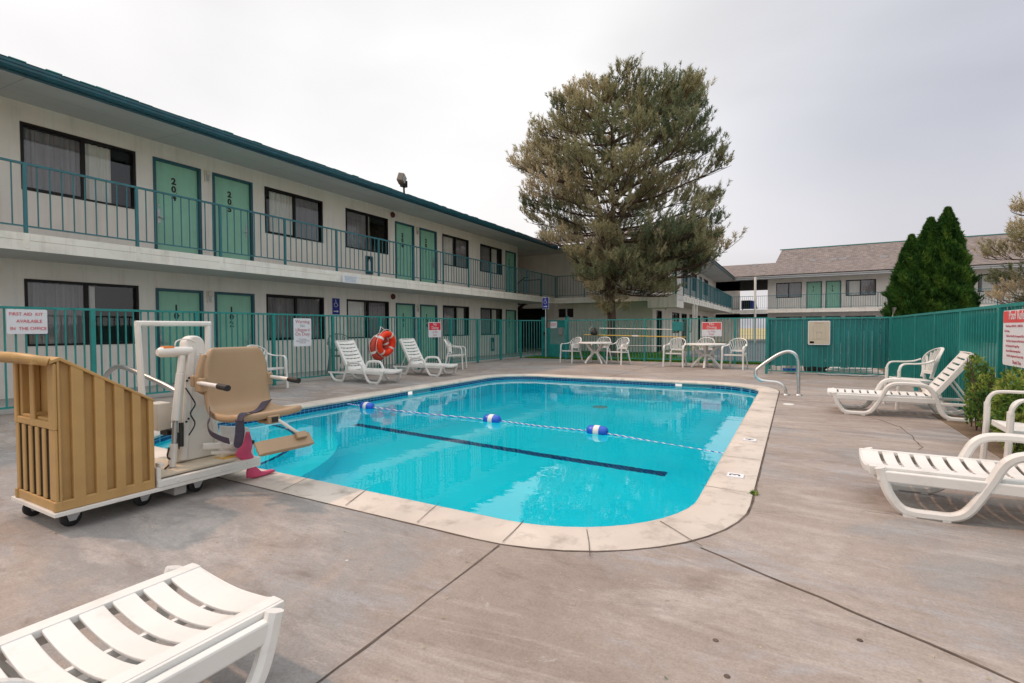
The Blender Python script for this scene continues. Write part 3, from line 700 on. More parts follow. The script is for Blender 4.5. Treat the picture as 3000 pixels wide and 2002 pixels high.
    def railing(s, posts, d, z0, z1, clad=True, nb=9, r=.011, zc=2.45):
        """one bay per pair of posts: rails and balusters are one part, each post another"""
        for i, a in enumerate(posts):
            b = MB(); s.box(b, a - .022, a + .022, d - .005, d + .039, z0 - .0, z1 - .02); b.build('railing_post', M['teal_rail'], s.root)
            if clad:
                b = MB(); s.box(b, a - .035, a + .035, d + .0, d + .055, zc, z0 - .002); b.build('post_base', M['trim'], s.root, bevel=.006)
            if i == len(posts) - 1: break
            a2 = posts[i + 1]; b = MB()
            s.box(b, a + .022, a2 - .022, d + .002, d + .032, z0 + .10, z0 + .122)
            s.box(b, a - .022, a2 - .022, d - .004, d + .038, z1 - .02, z1 + .012)
            for k in range(1, nb + 1):
                q = a + (a2 - a) * k / (nb + 1); s.box(b, q - r * .7, q + r * .7, d + .009, d + .025, z0 + .122, z1 - .02)
            b.build('railing_panel', M['teal_rail'], s.root)

F1, F2, ZT = 0.0, 2.70, 5.12     # floors and soffit
# ---- left wing (rooms 101-105 / 204-208)
LW = world_thing('motel_left_wing', 'two storey cream motel wing with mint doors along the left side of the pool', 'building', (-14, 9, 0))
A = Wing(LW, 'x', -11.9)
wins = [(3.56, 5.34), (8.24, 10.06), (10.91, 12.73), (15.71, 17.50), (18.39, 20.22)]
wins_l = [(.6, 2.4)]
drs = [(5.66, 6.65), (6.91, 7.91), (13.07, 14.06), (14.35, 15.35), (20.57, 21.57)]
holes = []
for (a, b) in wins + wins_l: holes += [(a, b, .90, 2.10), (a, b, 3.67, 4.86)]
for (a, b) in drs: holes += [(a, b, F1, 2.08), (a, b, F2, 4.86)]
mb = MB(); grid_wall(mb, 'x', -11.9, -7.0, 21.75, 0, 5.30, holes, .12, -1)
mb.add([(-11.9, 21.75, 0), (-22, 21.75, 0), (-22, 21.75, 5.3), (-11.9, 21.75, 5.3)], [(0, 1, 2, 3)])
mb.build('wall', M['stucco'], LW)
st_u = [0, 1, 2, 5, 4]; st_l = [2, 3, 5, 4, 0]
for i, (a, b) in enumerate(wins):
    A.window(a, b, 3.67, 4.86, st_u[i]); A.window(a, b, .90, 2.10, st_l[i])
A.window(.6, 2.4, 3.67, 4.86, 3); A.window(.6, 2.4, .9, 2.1, 3)
for i, (a, b) in enumerate(drs):
    A.door(a, b, F2, 4.86, str(204 + i), i % 2); A.door(a, b, F1, 2.08, str(101 + i), i % 2)
A.lamp(6.78, 4.73); A.lamp(6.78, 1.95); A.lamp(14.2, 4.70); A.lamp(14.2, 1.92)
A.bell(12.95, 5.10 - .06); A.bell(12.93, 2.28); A.cabinet(11.70, 11.98, 2.94, 3.51); A.cabinet(19.2, 19.48, .18, .78)
A.slab(-7, 23.03, 1.5, 2.42, 2.69)
pl = [3.16 + 1.5225 * k for k in range(-3, 13)] + [23.0]
pl = [p for p in pl if p < 22.6] + [23.0]
A.railing(pl, 1.5 - .05, 2.69, 3.77)
# roof with soffit, fascia gutter and shingles
b = MB(); b.add([(-10.25, -7, 5.085), (-10.25, 22.9, 5.085), (-11.9, 22.9, 5.20), (-11.9, -7, 5.20), (-22, -7, 5.20), (-22, 22.9, 5.20)], [(0, 1, 2, 3), (3, 2, 5, 4)]); 
rf = b.build('roof', M['soffit'], LW)
b = MB(); b.add([(-10.15, -7, 5.215), (-10.15, 22.78, 5.215), (-16.5, 22.9, 6.9), (-16.5, -7, 6.9)], [(0, 1, 2, 3)])
b.add([(-16.5, -7, 6.9), (-16.5, 22.9, 6.9), (-23, 22.9, 5.3), (-23, -7, 5.3)], [(0, 1, 2, 3)])
sub(b, 'shingles', M['shingle'], rf)
g = MB(); gp = [(0, 0), (.05, -.01), (.09, .03), (.09, .065), (.105, .075), (.105, .115), (.09, .115), (.09, .09), (.02, .09), (0, .12)]
g.sweep([(-10.25, -7, 5.085), (-10.25, 22.75, 5.085)], [(p[0], p[1]) for p in gp]); g.bx(-10.29, -10.252, -7, 22.75, 5.045, 5.084)
sub(g, 'gutter', M['teal_dark'], rf)
b = MB()
for i in range(115):   # curled shingle edges above the gutter
    y = -2 + i * .215; h = random.uniform(0.012, .035); b.bx(-10.18, -10.40, y, y + .20, 5.205, 5.215 + h)
sub(b, 'shingle_edge', M['teal_board'], rf)
for yy in (3.2, 5.64, 8.08, 10.5, 12.95, 15.4, 17.8, 20.3):
    b = MB(); b.add([(-10.32, yy, 5.0885), (-10.32, yy + .012, 5.0885), (-11.88, yy + .012, 5.197), (-11.88, yy, 5.197)], [(0, 1, 2, 3)]); sub(b, 'soffit_joint', M['ink_grey'], rf)
b = MB(); b.add([(-11.1, -7, 5.1417), (-11.1, 22, 5.1417), (-11.088, 22, 5.1408), (-11.088, -7, 5.1408)], [(0, 1, 2, 3)]); sub(b, 'soffit_joint', M['ink_grey'], rf)

# ---- middle wing (behind the pine)
MW = world_thing('motel_middle_wing', 'blank walled two storey motel wing behind the tall pine', 'building', (-8, 26, 0))
B = Wing(MW, 'y', 24.5)
holes = [(-10.95, -10.53, 1.76, 2.22), (-10.46, -10.1, 1.76, 2.22), (-21.9, -11.7, 0, 2.28)]
mb = MB(); grid_wall(mb, 'y', 24.5, -22, -6.0, 0, 5.4, holes, .1, 1); mb.build('wall', M['stucco'], MW)
b = MB(); b.bx(-22, -11.6, 27.5, 27.6, -.02, 2.42); b.bx(-11.7, -11.6, 24.5, 27.5, 0, 2.42); b.bx(-22, -11.6, 24.51, 27.5, 2.35, 2.42); b.bx(-22, -21.9, 22, 27.5, 0, 2.4); b.build('passage_lining', M['shade_dark'], MW)  # walls coloured near-black to carry the deep shade of the passage
for (a, b_) in ((-10.95, -10.53), (-10.46, -10.1)):
    b = MB()
    for k in range(9): B.box(b, a, b_, -.07, -.03, 1.77 + k * .05, 1.79 + k * .05)
    b.bx(a, b_, 24.58, 24.6, 1.76, 2.22); b.build('wall_vent', M['shade_dark'], MW)
sl_ = B.slab(-10.43, -4.56, 1.5, 2.42, 2.69)
mb = MB(); mb.bx(-5.85, -4.56, 22.97, 24.5, 2.10, 2.42); sub(mb, 'beam', M['trim'], sl_)

B.railing([-10.36, -8.92, -7.47, -6.03, -4.6], 1.45, 2.69, 3.77, nb=9)
b = MB(); b.bx(-22, -4.45, 22.85, 34, 5.13, 5.145); b.bx(-22, -10.3, 22.851, 22.879, 5.146, 5.42); rf = b.build('roof', M['soffit'], MW)
b = MB(); b.add([(-22, 22.72, 5.30), (-4.4, 22.72, 5.30), (-6.9, 31, 7.4), (-22, 31, 7.4)], [(0, 1, 2, 3)]); sub(b, 'shingles', M['shingle'], rf)
g = MB(); g.sweep([(-10.13, 22.85, 5.13), (-4.4, 22.85, 5.13)], gp); g.bx(-10.2, -4.4, 22.853, 22.90, 5.08, 5.129); sub(g, 'gutter', M['teal_dark'], rf)
b = MB(); b.bx(-11.6, -10.5, 26.3, 26.9, 6.1, 6.42); b.bx(-11.75, -10.35, 26.2, 27.0, 6.42, 6.47); sub(b, 'roof_vent', M['galv'], rf)
# stair in the passage between the wings
SR = world_thing('stair', 'dark metal stair in the shaded passage beside the blank wall', 'stairs', (-12.5, 23.4, 0))
b = MB()
for k in range(14): b.bx(-12.9 - k * .27, -12.62 - k * .27, 22.95, 24.2, 2.45 - k * .185, 2.49 - k * .185)
b.build('tread', M['bronze'], SR)
b = MB(); b.bx(-16.2, -12.0, 22.86, 22.9, .0, .04); b.tube([(-11.9, 22.88, 3.8), (-12.1, 22.88, 3.8), (-15.8, 22.88, 1.2)], .025); b.tube([(-11.9, 24.3, 2.75), (-11.9, 24.3, 3.8), (-12.9, 24.3, 3.8)], .025)
for k in range(12): b.tube([(-12.15 - k * .3, 22.88, 2.5 - k * .21), (-12.15 - k * .3, 22.88, 3.76 - k * .21)], .012, 6)
b.build('handrail', M['bronze'], SR)
b = MB(); b.add([(-12.0, 22.9, 2.45), (-12.0, 22.9, 2.65), (-15.9, 22.9, -.1), (-15.9, 22.9, -.3)], [(0, 1, 2, 3)]); b.build('stringer', M['bronze'], SR)

# ---- third wing (runs away behind the pine)
TW = world_thing('motel_far_wing', 'motel wing running away behind the pine with dark ground floor windows', 'building', (-7, 34, 0))
C_ = Wing(TW, 'x', -6.0)
hg = [(25.3, 26.4, 0, 2.06), (28.9, 30.9, .9, 2.06), (31.6, 33.2, 0, 2.06), (34.2, 36.2, .9, 2.06), (37.2, 38.4, 0, 2.06), (39.6, 42.0, .9, 2.06)]
hu = [(26.0, 27.9, 3.67, 4.86), (29.0, 30.0, 2.7, 4.86), (31.5, 33.4, 3.67, 4.86), (35.0, 36.9, 3.67, 4.86), (38.0, 39.0, 2.7, 4.86), (40.0, 42.0, 3.67, 4.86)]
mb = MB(); grid_wall(mb, 'x', -6.0, 24.5, 46.5, 0, 5.4, hg + hu, .12, -1); mb.bx(-6.0, -4.1, 46.5, 46.7, 0, 5.2); mb.build('wall', M['stucco'], TW)
for k, h in enumerate(hg + hu):
    if h[2] != 2.7: C_.window(h[0], h[1], max(.02, h[2]), h[3], -1 if h[2] < .5 else 2 + k)
    else: C_.door(h[0], h[1], h[2], h[3], None, k % 2)
C_.slab(24.52, 45.0, 1.44, 2.40, 2.69)
for k in range(26): MB().bx(-4.56, -4.52, 25 + k * .78, 25.08 + k * .78, 2.45, 2.64).build('rail_bracket', M['trim'], TW)
C_.railing([24.6 + 1.7 * k for k in range(12)] + [44.95], 1.40, 2.69, 3.77, nb=9, clad=False)
for yy in (27.3, 28.2): 
    b = MB(); b.bx(-4.66, -4.55, yy, yy + .11, 0, 2.40); b.build('column', M['trim'], TW)
b = MB(); b.bx(-14, -4.45, 30, 46, 5.1, 5.13); rf = b.build('roof', M['soffit'], TW)
b = MB(); b.add([(-4.32, 22.72, 5.31), (-4.32, 45.0, 5.31), (-9, 49, 6.8), (-9, 30, 6.8)], [(0, 1, 2, 3)]); sub(b, 'shingles', M['shingle'], rf)
g = MB(); g.sweep([(-4.45, 22.80, 5.13), (-4.45, 45, 5.13)], gp); sub(g, 'gutter', M['teal_dark'], rf)
C_.bell(27.2, 2.25)

# ---- right wing
RW = world_thing('motel_right_wing', 'distant two storey motel wing with brown shingle roof beyond the green enclosure', 'building', (5, 48, 0))
D = Wing(RW, 'y', 46.5); dz = -.05
wr = [(-1.39, .43, 3), (3.36, 5.27, 1), (6.14, 8.0, 2), (11.05, 12.99, 1), (14.5, 16.4, 0)]; dr_ = [(.75, 1.80, '217'), (2.05, 3.07, '218'), (9.72, 10.76, '219'), (17, 18, None)]
holes = [(a, b, 3.58, 4.80) for a, b, _ in wr] + [(a, b, 2.65, 4.80) for a, b, _ in dr_] + [(a, b, .9, 2.05) for a, b, _ in wr] + [(a, b, -.03, 2.05) for a, b, _ in dr_]
mb = MB(); grid_wall(mb, 'y', 46.5, -2.0, 24, -.05, 5.4, holes, .12, 1); mb.add([(-2, 46.5, -.05), (-2, 56, -.05), (-2, 56, 5.4), (-2, 46.5, 5.4)], [(0, 1, 2, 3)]); mb.build('wall', M['stucco'], RW)
for a, b_, k in wr: D.window(a, b_, 3.58, 4.80, k); D.window(a, b_, .9, 2.05, k + 1)
for i, (a, b_, nme) in enumerate(dr_): D.door(a, b_, 2.65, 4.80, nme, i % 2); D.door(a, b_, -.03, 2.05, None, i % 2)
D.slab(-4.54, 24, 1.5, 2.35, 2.63)
D.railing([-4.5 + 1.62 * k for k in range(18)], 1.45, 2.63, 3.71, nb=10, zc=2.38)
b = MB(); b.bx(-4.4, 24, 45.0, 56, 5.12, 5.14); rf = b.build('roof', M['soffit'], RW)
b = MB(); b.add([(-4.32, 44.9, 5.34), (24, 44.9, 5.34), (24, 49.5, 6.8), (-8, 49.5, 6.8)], [(0, 1, 2, 3)]); b.add([(-8, 49.5, 6.8), (24, 49.5, 6.8), (24, 56, 6.0), (-8, 56, 6.0)], [(0, 1, 2, 3)]); sub(b, 'shingles', M['shingle'], rf)
b = MB(); b.add([(-1.55, 49.45, 6.78), (26, 49.45, 6.78), (26, 53, 8.34), (-1.13, 53, 8.34)], [(0, 1, 2, 3)]); b.add([(-1.55, 49.45, 6.78), (-1.13, 53, 8.34), (-1.13, 56, 6.5)], [(0, 1, 2)]); b.add([(-1.13, 53, 8.34), (26, 53, 8.34), (26, 57, 6.5), (-1.13, 57, 6.5)], [(0, 1, 2, 3)])
sub(b, 'upper_shingles', M['shingle'], rf)
b = MB(); b.bx(-1.3, 26, 52.93, 53.07, 8.33, 8.40); sub(b, 'ridge_cap', M['teal_board'], rf)
g = MB(); g.sweep([(-4.32, 45.0, 5.15), (24, 45.0, 5.15)], gp); g.bx(-4.3, 24, 44.95, 45.0, 5.06, 5.149); sub(g, 'gutter', M['galv'], rf)
for (x, z) in ((-3.4, 6.62), (2.4, 6.74), (3.1, 6.77), (1.0, 6.76), (5.8, 6.7)):
    b = MB(); y = 45 + (z - 5.34) / 1.46 * 4.6; b.bx(x, x + .5, y - .1, y + .3, z - .02, z + .13); sub(b, 'roof_vent', M['galv'], rf)
b = MB(); b.bx(-6.0, -2.005, 46.5, 46.9, 4.30, 5.12); b.bx(-6, -2.005, 46.5, 47, 1.98, 2.34); b.build('passage_shade_block', M['shade_dark'], RW)  # near-black blocks added to stand for the shaded passage ceilings
b = MB(); b.tube([(-2.72, 43.2, -.02), (-2.72, 43.2, 5.1)], .085, 12); b.build('column', M['trim'], RW, smooth=True)
# people-less clutter on far balcony: dark cart
ct = world_thing('housekeeping_cart', 'dark cart parked on the far upper walkway by the opening', 'cart', (-3.2, 45.8, 2.63))
b = MB(); b.bx(-3.9, -3.2, 45.5, 46.1, 2.72, 3.42); b.build('body', M['bronze'], ct, bevel=.03)
b = MB(); b.prism([(-3.2, 2.72), (-2.7, 2.72), (-2.85, 3.35), (-3.2, 3.42)], 'y', 45.55, 46.05); b.build('bag', M['signblue'], ct, bevel=.03)
for x in (-3.8, -2.85):
    b = MB(); b.lathe([(0, -.02), (.045, -.02), (.045, .02), (0, .02)], (x, 45.6, 2.675), 10, axis='y'); b.build('wheel', M['black'], ct)

# floodlight on the roof edge
fl = world_thing('floodlight', 'grey square floodlight tilted on the left roof edge', 'floodlight', (-10.9, 12.35, 5.6))
T = Matrix.Translation((-10.9, 12.30, 5.93)) @ Matrix.Rotation(R(25), 4, 'Z') @ Matrix.Rotation(R(-18), 4, 'X') @ Matrix.Rotation(R(10), 4, 'Y')
b = MB(T); b.bx(-.10, .10, -.15, .15, -.14, .14); b.build('housing', M['bark_grey'], fl, bevel=.03)
b = MB(T); b.bx(.101, .115, -.12, .12, -.11, .11); b.build('lens', M['ink_grey'], fl)
b = MB(); b.tube([(-10.9, 12.42, 5.35), (-10.9, 12.40, 5.85)], .03, 8); b.bx(-10.97, -10.83, 12.30, 12.50, 5.70, 5.90); b.build('bracket', M['bronze'], fl)
# tall road sign far behind the left wing
rs = world_thing('road_sign', 'small pale blue sign on a tall pole far behind the pine', 'sign', (-17.4, 40, 0))
b = MB(); b.bx(-17.9, -16.9, 39.9, 40.1, 9.6, 10.7); b.build('sign_face', M['ink_blue'], rs); b = MB(); b.tube([(-17.4, 40, 0), (-17.4, 40, 9.6)], .12); b.build('pole', M['galv'], rs)

# ================================================================== FENCES
def picket_fence(root, p0, p1, posts, h, npk, side=1, first=True, last=True, pw=.06, pr=.0095, zlow=.085, boards=None):
    """straight fence; posts: distances along p0->p1"""
    p0 = Vector(p0 + (0,)); p1 = Vector(p1 + (0,)); u = (p1 - p0).normalized()
    X = Matrix((u, Vector((-u.y, u.x, 0)), Vector((0, 0, 1)))).transposed().to_4x4(); X.translation = p0
    for i, a in enumerate(posts):
        if (i > 0 or first) and (i < len(posts) - 1 or last):
            b = MB(X); b.bx(a - pw / 2, a + pw / 2, -pw / 2, pw / 2, 0, h - .035); b.build('post', M['teal'], root)
            
        if i == len(posts) - 1: break
        a2 = posts[i + 1]; b = MB(X)
        b.bx(a + pw / 2, a2 - pw / 2, -.014, .014, zlow, zlow + .028); b.bx(a - pw / 2, a2 - (pw / 2), -.02, .02, h - .035, h)
        for k in range(1, npk + 1):
            q = a + (a2 - a) * k / (npk + 1) + random.uniform(-.002, .002); b.bx(q - pr, q + pr, -pr, pr, zlow + .028, h - .035)
        b.build('picket_panel', M['teal'], root)
FX = -9.58
lf = world_thing('picket_fence', 'long teal picket fence between the pool and the left rooms', 'fence', (FX, 8, 0))
fy = [-4.17 + 1.565 * k for k in range(0, 14)] + [17.75]
picket_fence(lf, (FX, 0), (FX, 1), fy, 1.52, 13)
cf = world_thing('picket_fence', 'teal picket fence along the lawn behind the white tables', 'fence', (-4, 17.7, 0))
picket_fence(cf, (-7.60, 17.72), (-.62, 17.72), [0, 1.51, 2.98, 4.46, 5.9, 6.95], 1.50, 13)
picket_fence(cf, (-9.58, 17.78), (-8.86, 18.30), [.0, .86], 1.52, 7, first=False, last=False)
picket_fence(cf, (-.63, 17.70), (-.63, 14.33), [0.0, 1.7, 3.37], 1.44, 14, first=False, last=False)
rfn = world_thing('picket_fence', 'teal picket fence with board backing down the right side', 'fence', (1.94, 9, 0))
picket_fence(rfn, (1.94, 14.28), (1.94, 2.2), [0.0, 1.30, 2.62, 4.08, 5.50, 6.95, 8.4, 9.9, 11.4, 12.9], 1.41, 13)
for i, (y0, y1) in enumerate(((12.98, 14.25), (11.68, 12.95), (10.22, 11.62), (8.86, 10.16), (7.02, 7.32))):
    b = MB(); k = int((y1 - y0) / .14); 
    for j in range(k):
        q0 = y0 + (y1 - y0) * j / k; q1 = y0 + (y1 - y0) * (j + 1) / k - .006; b.bx(1.985 + random.uniform(0, .006), 2.0, q0, q1, .16, 1.375)
    b.build('backing_board', M['teal_board'], rfn)
b = MB()
for j in range(9):
    q0 = 7.42 + j * .14; b.bx(1.985, 2.0, q0, q0 + .128, .98 - .0 * j, 1.33)
b.build('backing_board', M['teal_board'], rfn)
ef = world_thing('board_fence', 'solid teal board fence hiding the pool equipment, map sign on it', 'fence', (.65, 14.3, 0))
for a in (-.63, 1.90):
    b = MB(); b.bx(a - .03, a + .03, 14.26, 14.32, 0, 1.41); b.build('post', M['teal'], ef)
b = MB(); b.bx(-.6, 1.87, 14.272, 14.308, 1.375, 1.41); b.bx(-.6, 1.87, 14.28, 14.30, .07, .095)
for k in range(22): b.bx(-.53 + k * .11, -.512 + k * .11, 14.281, 14.299, .095, 1.375)
b.build('picket_panel', M['teal'], ef)
for k in range(16):
    b = MB(); x = -.59 + k * .1535; b.bx(x, x + .149, 14.302 + random.uniform(0, .01), 14.318, .215 + random.uniform(-.012, .012), 1.37); b.build('board', M['teal_board'], ef)
b = MB(); b.bx(-.595, -.575, 14.2, 14.262, .2, 1.3); b.build('edge_board', M['teal_board'], ef)

# gate
gt = world_thing('gate', 'teal mesh gate with solid lower panel and exit sign, left back corner', 'gate', (-8.2, 18.2, 0))
GX = frame((-8.86, 18.32, 0), (1.24, -.32, 0), (0, 0, 1)); GX = Matrix.Translation((-8.86, 18.32, 0)) @ Matrix.Rotation(math.atan2(-.40, 1.24), 4, 'Z')
for a in (0, 1.27):
    b = MB(GX); b.bx(a - .05, a + .05, -.05, .05, 0, 1.62); b.build('post', M['teal'], gt)
    b = MB(GX); b.bx(a - .056, a + .056, -.056, .056, 1.62, 1.65); b.build('post_cap', M['teal_dark'], gt)
b = MB(GX); b.bx(.06, .10, -.02, .02, .06, 1.5); b.bx(1.17, 1.21, -.02, .02, .06, 1.5); b.bx(.10, 1.17, -.02, .02, 1.46, 1.5); b.bx(.10, 1.17, -.02, .02, .06, .1); b.build('frame', M['teal'], gt)
b = MB(GX); b.bx(.10, 1.17, .0, .006, .10, .56); b.bx(.10, .38, .0, .006, .56, 1.2); b.build('solid_panel', M['teal'], gt); b = MB(GX); b.bx(.80, 1.17, -.0, .006, 1.22, 1.46); b.build('solid_panel', M['teal'], gt)
b = MB(GX)
for k in range(38): b.bx(.38 + k * .021, .386 + k * .021, .0, .004, .56, 1.46)
for k in range(40): b.bx(.38, 1.17, .004, .007, .57 + k * .022, .575 + k * .022)
b.build('mesh_panel', M['teal'], gt)
b = MB(GX); b.bx(.85, 1.06, -.05, -.006, .92, 1.2); b.build('latch_plate', M['galv'], gt, bevel=.01)
b = MB(GX); b.lathe([(0, -.05), (.06, -.05), (.07, -.01), (0, -.0)], (.14, -.02, .98), 14, axis='y'); b.build('lock', M['black'], gt)

# ================================================================== SIGNS
def sign(name, label, M4, w, h, face, items, red=None, group=None, loc=None, border=None):
    """M4: local x right, y up, z toward the reader, origin at the sign's centre"""
    o = M4.translation; root = world_thing(name, label, 'sign', tuple(o), group)
    r = min(w, h) * .05; pts = []
    for cx, cy, a in ((w / 2 - r, h / 2 - r, 0), (-w / 2 + r, h / 2 - r, 90), (-w / 2 + r, -h / 2 + r, 180), (w / 2 - r, -h / 2 + r, 270)):
        for i in range(4): t = R(a + 30 * i); pts.append((cx + r * math.cos(t), cy + r * math.sin(t)))
    b = MB(M4); b.prism(pts, 'z', -.004, 0); b.build('board', face, root)
    for (x0, x1, y0, y1, m) in (red or []):
        b = MB(M4); b.prism([(x0, y0), (x1, y0), (x1, y1), (x0, y1)], 'z', .0005, .002); b.build('colour_field', m, root)
    for it in items:
        body, x, y, s, m = it[:5]; sx = it[5] if len(it) > 5 else 1
        text('lettering', body, s, m, root, M4 @ Matrix.Translation((x, y, .0035)), off=tuple(o), sx=sx)
    return root
XL = lambda y, z, tilt=0: frame((FX + .035, y, z), (0, 1, 0), (0, 0, 1))
sign('first_aid_sign', 'white sign with red capitals about the first aid kit, on the left fence', XL(2.88, 1.305), .44, .35, M['signwhite'],
     [('FIRST AID  KIT', -.012, .105, .062, M['red'], .92), ('AVAILABLE', .02, .005, .062, M['red'], .92), ('IN  THE OFFICE', .012, -.10, .062, M['red'], .92)])
sign('lifeguard_sign', 'tall white warning sign, no lifeguard on duty, on the left fence', XL(7.48, 1.115), .46, .62, M['signwhite'],
     [('Warning', 0, .235, .105, M['ink_pink']), ('No', 0, .145, .09, M['ink_grey']), ('Lifeguard', 0, .055, .105, M['ink_pink'], .95), ('On Duty', 0, -.04, .105, M['ink_pink']),
      ('No Swimming', 0, -.15, .032, M['ink_grey']), ('Without Adult Supervision', 0, -.19, .032, M['ink_grey']), ('At Any Time', 0, -.23, .032, M['ink_grey'])])
sign('no_diving_sign', 'red and white no diving sign on the left fence near the far lounger', XL(12.2, 1.155), .62, .46, M['signwhite'],
     [('No', 0, .165, .13, M['signwhite']), ('Diving', 0, .055, .13, M['signwhite']), ('In This', 0, -.07, .085, M['ink_pink']), ('Pool', 0, -.16, .085, M['ink_pink'])], red=[(-.28, .28, -.01, .21, M['red'])])
YB = lambda x, y, z: frame((x, y, z), (1, 0, 0), (0, 0, 1))
sign('no_diving_sign', 'red and white no diving sign on the back fence behind the right table', YB(-2.40, 17.67, 1.13), .62, .47, M['signwhite'],
     [('No', 0, .165, .12, M['signwhite']), ('Diving', 0, .06, .12, M['signwhite']), ('In This', 0, -.075, .085, M['ink_pink']), ('Pool', 0, -.165, .085, M['ink_pink'])], red=[(-.29, .29, -.01, .215, M['red_light'])])
ga = math.atan2(-.40, 1.24)
sign('exit_sign', 'small white exit sign with red letters on the teal gate', GX @ Matrix.Translation((.60, -.03, 1.32)) @ Matrix.Rotation(R(90), 4, 'X'), .34, .26, M['signwhite'], [('EXIT', 0, -.0, .15, M['red'], .95)])
sign('site_map_sign', 'cream framed evacuation map on the teal board fence', YB(.50, 14.25, 1.04), .46, .58, M['signwhite'],
     [('MOTEL SITE MAP', 0, .235, .028, M['ink_pink'])],
     red=[(-.215, .215, -.27, .27, M['signtan']), (-.19, -.10, -.255, -.205, M['red'])])
ms = [o for o in bpy.data.objects if o.name == 'site_map_sign'][0]
b = MB(frame((.50, 14.25, 1.04), (1, 0, 0), (0, 0, 1)))
for (x0, x1, y0, y1) in ((-.12, -.115, -.16, .17), (-.12, -.04, .165, .17), (-.04, -.035, .03, .17), (.02, .025, .05, .17), (.02, .13, .165, .17), (.125, .13, -.16, .17), (-.06, .07, .0, .006), (-.06, .07, .018, .024), (-.05, -.045, -.14, .0), (.055, .06, -.14, .0), (-.12, .13, -.16, -.155), (-.05, .06, -.14, -.135)):
    b.prism([(x0, y0), (x1, y0), (x1, y1), (x0, y1)], 'z', .0025, .0035)
off = WORLD[ms.name]; b.v = [(p[0] - off[0], p[1] - off[1], p[2] - off[2]) for p in b.v]; del WORLD[ms.name]; b.build('map_lines', M['ink_grey'], ms); WORLD[ms.name] = off
XR = frame((1.895, 6.72, 1.055), (0, -1, 0), (0, 0, 1))
sign('pool_rules_sign', 'large white pool rules sign with red heading on the right fence', XR, .78, .56, M['signwhite'],
     [('Pool Rules', .0, .225, .13, M['signwhite'], .8)] + [(t, x, y, .032, M['ink_pink']) for t, x, y in (
         ('Pool Hours 9:00 A.M. - 10:00 P.M.', -.08, .12), ('No Diving', -.27, .07), ('Children Must Be Accompanied By An Adult', 0, .02), ('No Glass Containers In The Pool Area', -.03, -.03),
         ('No Running Or Rough Play', -.12, -.08), ('Shower Before Entering Pool', -.10, -.13), ('Pool For Registered Guests Only', -.05, -.18))] + [('Thank You', 0, -.24, .05, M['ink_pink'])],
     red=[(-.38, .38, .155, .272, M['red_light'])])
sign('balcony_notice', 'small pale notice with blue lines on the balcony edge', frame((-10.33, 9.62, 2.51), (0, 1, 0), (0, 0, 1)), .55, .20, M['signwhite'],
     [('THIS POOL IS FOR THE USE OF', 0, .06, .032, M['ink_blue']), ('REGISTERED GUESTS ONLY', 0, .02, .032, M['ink_blue']), ('NO LIFEGUARD ON DUTY', 0, -.02, .032, M['ink_blue']), ('SWIM AT YOUR OWN RISK', 0, -.06, .032, M['ink_blue'])])

def access_sign(label, M4, w, h, root=None, name='accessible_route_sign'):
    o = M4.translation; root = world_thing(name, label, 'sign', tuple(o))
    b = MB(M4); b.prism([(-w / 2, -h / 2), (w / 2, -h / 2), (w / 2, h / 2), (-w / 2, h / 2)], 'z', -.006, 0); b.build('board', M['signwhite'], root)
    e = .012; b = MB(M4); b.prism([(-w / 2 + e, -h / 2 + e), (w / 2 - e, -h / 2 + e), (w / 2 - e, h / 2 - e), (-w / 2 + e, h / 2 - e)], 'z', .0005, .002); b.build('blue_field', M['signblue'], root)
    s = w / .30; q = MB(M4); z = .004
    P = lambda pts: [(x * s, y * s + h * .14, z) for x, y in pts]
    q.lathe([(0, 0), (.016 * s, 0), (.016 * s, .001), (0, .001)], (-.012 * s, .115 * s + h * .14, z), 12)
    q.rect(P([(-.012, .095), (-.008, .02), (.038, .018), (.062, -.045), (.078, -.035)]), .014 * s, .001)
    q.rect(P([(-.010, .06), (.035, .058)]), .012 * s, .001)
    q.rect([(x, y, z) for x, y, _ in [((-.005 + .062 * math.cos(R(a))) * s, (-.02 + .062 * math.sin(R(a))) * s + h * .14, 0) for a in range(118, 350, 12)]], .012 * s, .001)
    q.build('wheelchair_symbol', M['signwhite'], root)
    a = MB(M4); yy = -h * .29; a.prism([(-.09 * s, yy - .014 * s), (.03 * s, yy - .014 * s), (.03 * s, yy - .038 * s), (.095 * s, yy), (.03 * s, yy + .038 * s), (.03 * s, yy + .014 * s), (-.09 * s, yy + .014 * s)], 'z', .003, .005); a.build('arrow', M['signwhite'], root)
    return root
access_sign('blue wheelchair sign with arrow on the cream wall between ground floor windows', frame((-11.885, 10.49, 1.86), (0, 1, 0), (0, 0, 1)), .30, .50)
ps_ = access_sign('blue wheelchair sign with arrow on a post by the gate', frame((-8.60, 18.0, 2.18), (.93, -.3, 0), (0, 0, 1)), .35, .46)
b = MB(); b.tube([(-8.61, 18.04, 0), (-8.61, 18.04, 2.38)], .025, 8); b.build('pole', M['galv'], ps_)

